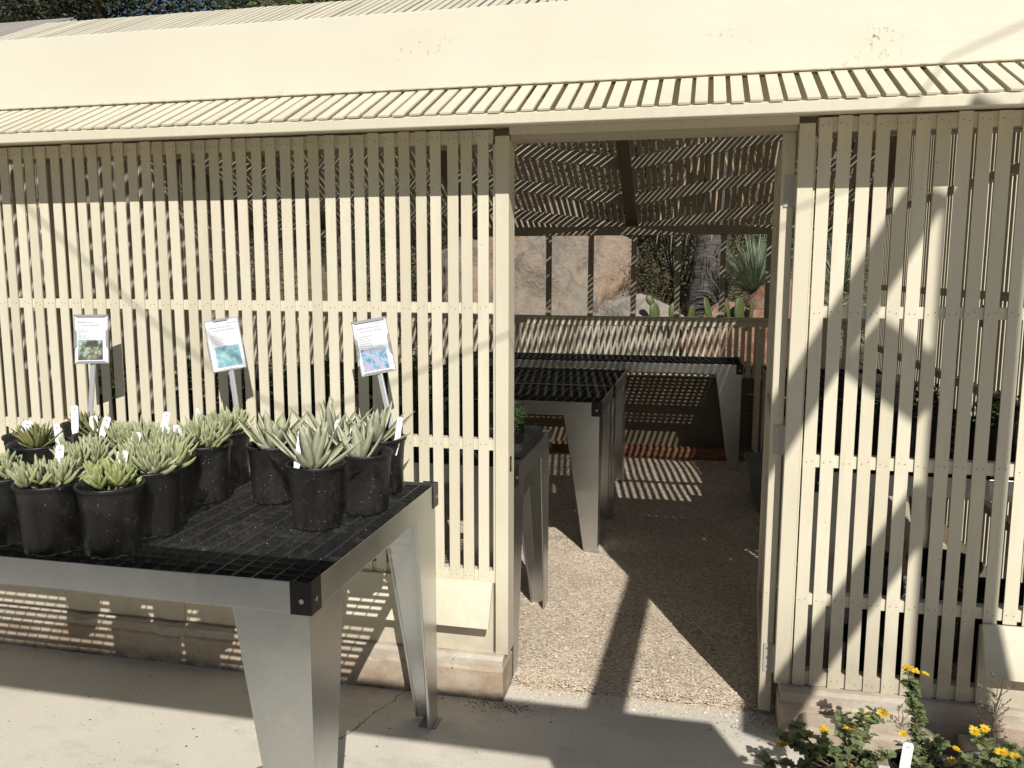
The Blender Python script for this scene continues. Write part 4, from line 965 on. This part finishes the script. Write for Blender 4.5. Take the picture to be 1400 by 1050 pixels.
# palm
px, py = 1.68, 8.1; pz = hill_z(px, py)
t = thing('palm_tree', (px, py, pz), 'fan palm with dark fibrous trunk and skirt of dry hanging fronds', 'palm tree'); rr = random.Random(5)
m = MB(); n = 26; prof = []
for i in range(80):
    z = i*.075; r = .30 - .11*min(1, z/1.6) + .012*math.sin(z*40) + (.02 if i % 3 == 0 else 0); prof.append((max(r, .17), z))
m.lathe(prof, n); m.v = [(x + .055*z + .012*noise.noise((x*9, y*9, z*5)), y + .012*noise.noise((x*8+4, y*8, z*6)), z) for x, y, z in m.v]
m.build('trunk', M_palm, t, smooth=True, world=False)
m = MB()
for i in range(110):
    a = rr.uniform(0, 6.28); z = rr.uniform(.95, 1.4); p = Vector((math.cos(a)*.2 + .055*z, math.sin(a)*.2, z)); blade(m, p, (math.cos(a)*.35, math.sin(a)*.35, rr.choice((-1, -1, .6))), rr.uniform(.12,.3), .018, 0, -.4)
m.build('trunk_fibre', M_palm, t, world=False)
m = MB()
for i in range(420):
    a = rr.uniform(0, 6.28); z = rr.uniform(1.95, 5.2); rad = .2 + .5*rr.random(); L = min(rr.uniform(.5, .95), z + .25 - rr.uniform(1.22, 1.42))
    p = Vector((math.cos(a)*rad + .055*z, math.sin(a)*rad, z + .25)); blade(m, p, (math.cos(a)*.25 + rr.gauss(0,.15), math.sin(a)*.25 + rr.gauss(0,.15), -1), L, rr.uniform(.025,.07), 0, rr.uniform(-.2,.3), prof=[.4,1,.9,.7,.4,.05])
    if i % 4 == 0: m.tube([(.055*z, 0, z+.35), p], .008, 4)
m.build('dry_skirt', M_dry, t, world=False)
m = MB()
for i in range(34):
    a = i*2.4; e = R(-10 + 80*i/34); d = Vector((math.cos(a)*math.cos(e), math.sin(a)*math.cos(e), math.sin(e))); c = Vector((.33,0,5.7)) + d*.8; m.tube([(.33,0,5.6), c], .012, 4)
    for j in range(22):
        f = (j-10.5)/10.5; sd = d.cross(Vector((0,0,1))).normalized(); dd = d*math.cos(f*1.5) + sd*math.sin(f*1.5); blade(m, c, dd, .75*(1-.25*abs(f)), .04, 0, -.5)
m.build('crown', M_treel, t, world=False)
# yucca, prickly pears
def yucca(x, y, z, n, L, label, seed, mt=M_yucca):
    rr = random.Random(seed); t = thing('yucca', (x, y, z), label, 'yucca', 'yuccas behind the back wall'); m = MB()
    for i in range(n):
        a = i*2.39996; e = R(-5 + 85*(i/n)**.9 + rr.uniform(-8,8)); blade(m, (0,0,.02), (math.cos(a)*math.cos(e), math.sin(a)*math.cos(e), math.sin(e)), L*rr.uniform(.65,1.15), .021, 0, rr.uniform(-.45,.1), prof=[.8,1,.9,.7,.45,.05])
    m.build('blades', mt, t, world=False); return t
yucca(2.26, 7.5, 1.3, 340, .74, 'spiky grey green yucca above the rocks, seen right of the palm', 15)
yucca(3.3, 7.9, 1.3, 130, .7, 'spiky yucca farther right, seen through the right slats', 16)
def cactus(x, y, z, pads, label, seed):
    rr = random.Random(seed); t = thing('prickly_pear', (x, y, z), label, 'cactus', 'prickly pear cacti behind the back wall')
    for (px_, pz_, w_, h_, ang, tw) in pads:
        bm = bmesh.new(); bmesh.ops.create_uvsphere(bm, u_segments=14, v_segments=10, radius=1)
        for v in bm.verts:
            k_ = 1 - .18*v.co.z*-1 if v.co.z < 0 else 1; v.co = Vector((v.co.x*w_/2*(1 + .15*v.co.z), v.co.y*.022, v.co.z*h_/2 + h_/2))
        bmesh.ops.transform(bm, matrix=Matrix.Translation((px_, 0, pz_)) @ Matrix.Rotation(ang, 4, 'Y') @ Matrix.Rotation(tw, 4, 'Z'), verts=bm.verts)
        me = bpy.data.meshes.new('pad'); bm.to_mesh(me); bm.free(); me.materials.append(M_cactus); me.polygons.foreach_set('use_smooth', [True]*len(me.polygons)); o = bpy.data.objects.new('pad', me); col.objects.link(o); o.parent = t
cactus(1.16, 6.4, 1.0, [(0,0,.13,.24,-.1,.6), (-.03,.2,.09,.14,-.5,.4)], 'small prickly pear, leftmost of the cacti in front of the palm', 1)
cactus(1.40, 6.35, 1.0, [(-.03,0,.14,.25,-.05,.4), (.11,-.02,.10,.25,.2,.9)], 'rounded prickly pear with broad pads directly before the palm trunk', 2)
cactus(1.76, 6.35, .98, [(0,0,.12,.34,-.25,1.0), (.07,.02,.1,.24,.25,.9)], 'thin edge-on prickly pear beside the right side of the palm trunk', 3)
cactus(2.04, 6.4, .98, [(0,0,.14,.33,.0,.7), (.11,.0,.08,.33,.08,1.2), (-.1,.05,.09,.27,-.15,1.2)], 'tall prickly pear with upright pads below the yucca', 4)
# trees on the slope
def tree(x, y, h, cr, n, mt, label, seed, L=.13, wd=.06, group='trees on the slope behind the lath house'):
    rr = random.Random(seed); z0 = hill_z(x, y); t = thing('tree', (x, y, z0), label, 'tree', group); m = MB()
    m.tube([(0,0,-.2), (.05,.03,h*.3), (-.04,.05,h*.6), (.05,0,h*.9)], [.22,.17,.11,.04], 9)
    for i in range(14):
        a = i*2.4; z = h*rr.uniform(.3,.75); e = Vector((math.cos(a)*cr*rr.uniform(.5,.9), math.sin(a)*cr*rr.uniform(.5,.9), z + h*rr.uniform(.08,.25))); m.tube([(0,0,z), (e.x*.5, e.y*.5, (z+e.z)/2+.1), e], [.07,.045,.015], 6)
    m.build('trunk', M_bark, t, world=False); m = MB(); leaf_cloud(m, (0,0,h*.6), (cr, cr, h*.42), n, L, wd, rr, .15, n//70); m.build('crown', mt, t, world=False)
for a in ((-13.8,14.5,8.6,2.5,14000,M_tree,'dark round tree at the far left over the roof',1), (-11.2,13.6,8.0,2.2,14000,M_tree,'dark dense tree left of the first patch of blue sky',2), (-8.6,15.5,7.6,2.0,12000,M_tree,'dark tree between the two patches of blue sky',3),
          (-6.2,14.2,7.4,2.3,13000,M_treel,'olive green tree over the middle of the roofline',4), (-3.4,15.0,7.2,2.3,12000,M_tree,'dark tree farthest right above the roofline',5), (.5,16,6.4,2.6,8000,M_treel,'light green tree seen through the roof laths',6),
          (4.5,14,5.5,2.2,6000,M_tree,'dark tree behind the right end of the roof',7), (-16.5,17,8.5,2.8,9000,M_tree,'tall dark tree beyond the far left one',8)): tree(a[0], a[1], a[2], a[3], int(a[4]*1.5), *a[5:], L=.115, wd=.06)

# ------------------------------------------------------------------ neighbouring structures
t = thing('neighbouring_roof', (-5.4, 3.4, 0), 'pale roof of the next lath house beyond the left end of the ridge', 'building')
m = MB(); d_ = Vector((0, 2.1, .96)).normalized()
for i in range(86):
    x = -8.2 + i*.057; m.beam((x, 1.1, 2.63), (x+.004, 3.2, 3.57), .042, .008, up=Vector((1,0,0)).cross(d_))
    m.beam((x, 3.23, 3.565), (x+.004, 5.2, 2.65), .042, .008, up=(0,.42,.9))
m.build('roof_lath', M_pale, t)
m = MB(); m.box(-8.2, -3.4, 1.3, 5.0, 0, 2.55); m.build('wall', M_pale, t)
t = thing('backdrop_shed', (8.2, 4, 0), 'pale shed added beyond the right side wall as a bright backdrop for the slats', 'shed')  # invented building, a bright surface to show through the side slats
m = MB(); m.box(6.4, 10.2, .6, 9, 0, 3.3); m.build('wall', M_cream, t)
m = MB(); m.prism([(6.2,.4,3.301), (10.4,.4,3.301), (8.3,.4,4.3)], (0,8.8,0)); m.build('roof', M_pale, t)
# timber pergola behind the photographer: throws the braces' shadows on wall and gravel
D = 3.1; ox, oz = .44*D, .88*D
t = thing('timber_pergola', (3.8, -D, 0), 'timber pergola frame whose brace shadows fall across the right wall and gravel', 'pergola')
def S(x, z): return (x+ox, -D, z+oz)
def bar(a, b_, w_, nm='brace'):
    m = MB(); m.beam(S(*a), S(*b_), w_, .05, up=(0,1,0)); return m.build(nm, M_frame, t)
m = MB(); m.box(2.353+ox, 2.556+ox, -D-.05, -D+.05, 0, 1.795+oz); m.build('post', M_frame, t)
m = MB(); m.box(-1.32+ox, -1.115+ox, -D-.05, -D+.05, 0, -.28+oz); m.build('post', M_frame, t)
m = MB(); m.box(-3.2+ox, 1.68+ox, -D-.04, -D+.04, -.278+oz, -.048+oz); m.build('beam', M_frame, t)
m = MB(); m.box(1.045+ox, 1.66+ox, -D-.03, -D+.03, -1.6+oz, -.279+oz); m.build('panel', M_frame, t)
for k in range(17):  # unseen roof, added to shade the paving and cut bounce light
    m = MB(); m.box(-7+k*1.0, -6.012+k*1.0, -13.5, -6.3, 3.02, 3.05); m.build('added_shade_board', M_frame, t)
for x in (-6.5, -2, 3.7, 9):  # posts that hold up the added shading roof
    m = MB(); m.box(x, x+.15, -13.2, -13.05, 0, 2.86); m.build('post', M_frame, t)
    m = MB(); m.box(x, x+.15, -6.53, -6.38, 0, 2.86); m.build('post', M_frame, t)
for y in (-13.12, -6.45):  # beams of the same added roof
    m = MB(); m.box(-7, 10, y-.05, y+.05, 2.861, 3.019); m.build('beam', M_frame, t)
bar((1.30,-.06), (2.286,1.798), .125); bar((2.12,1.33), (2.352,1.165), .165); bar((1.84,-.06), (2.352,.84), .125)
# slack cord strung from the pergola: its faint V-shaped shadow crosses the slats
m = MB(); m.tube([S(-1.6,2.33), S(-.97,1.808), S(-.444,1.372), S(-.1,1.13), S(.12,1.04), S(.319,1.067), S(.55,1.161), S(.958,1.333), S(1.899,1.75), S(2.09,1.83), S(2.34,2.23), S(2.55,2.32), S(3.2,2.6)], .0034, 8)
tag(m.build('slack_cord', M_twig, None), 'thin slack cord whose faint V shaped shadow crosses the slat wall', 'cord')
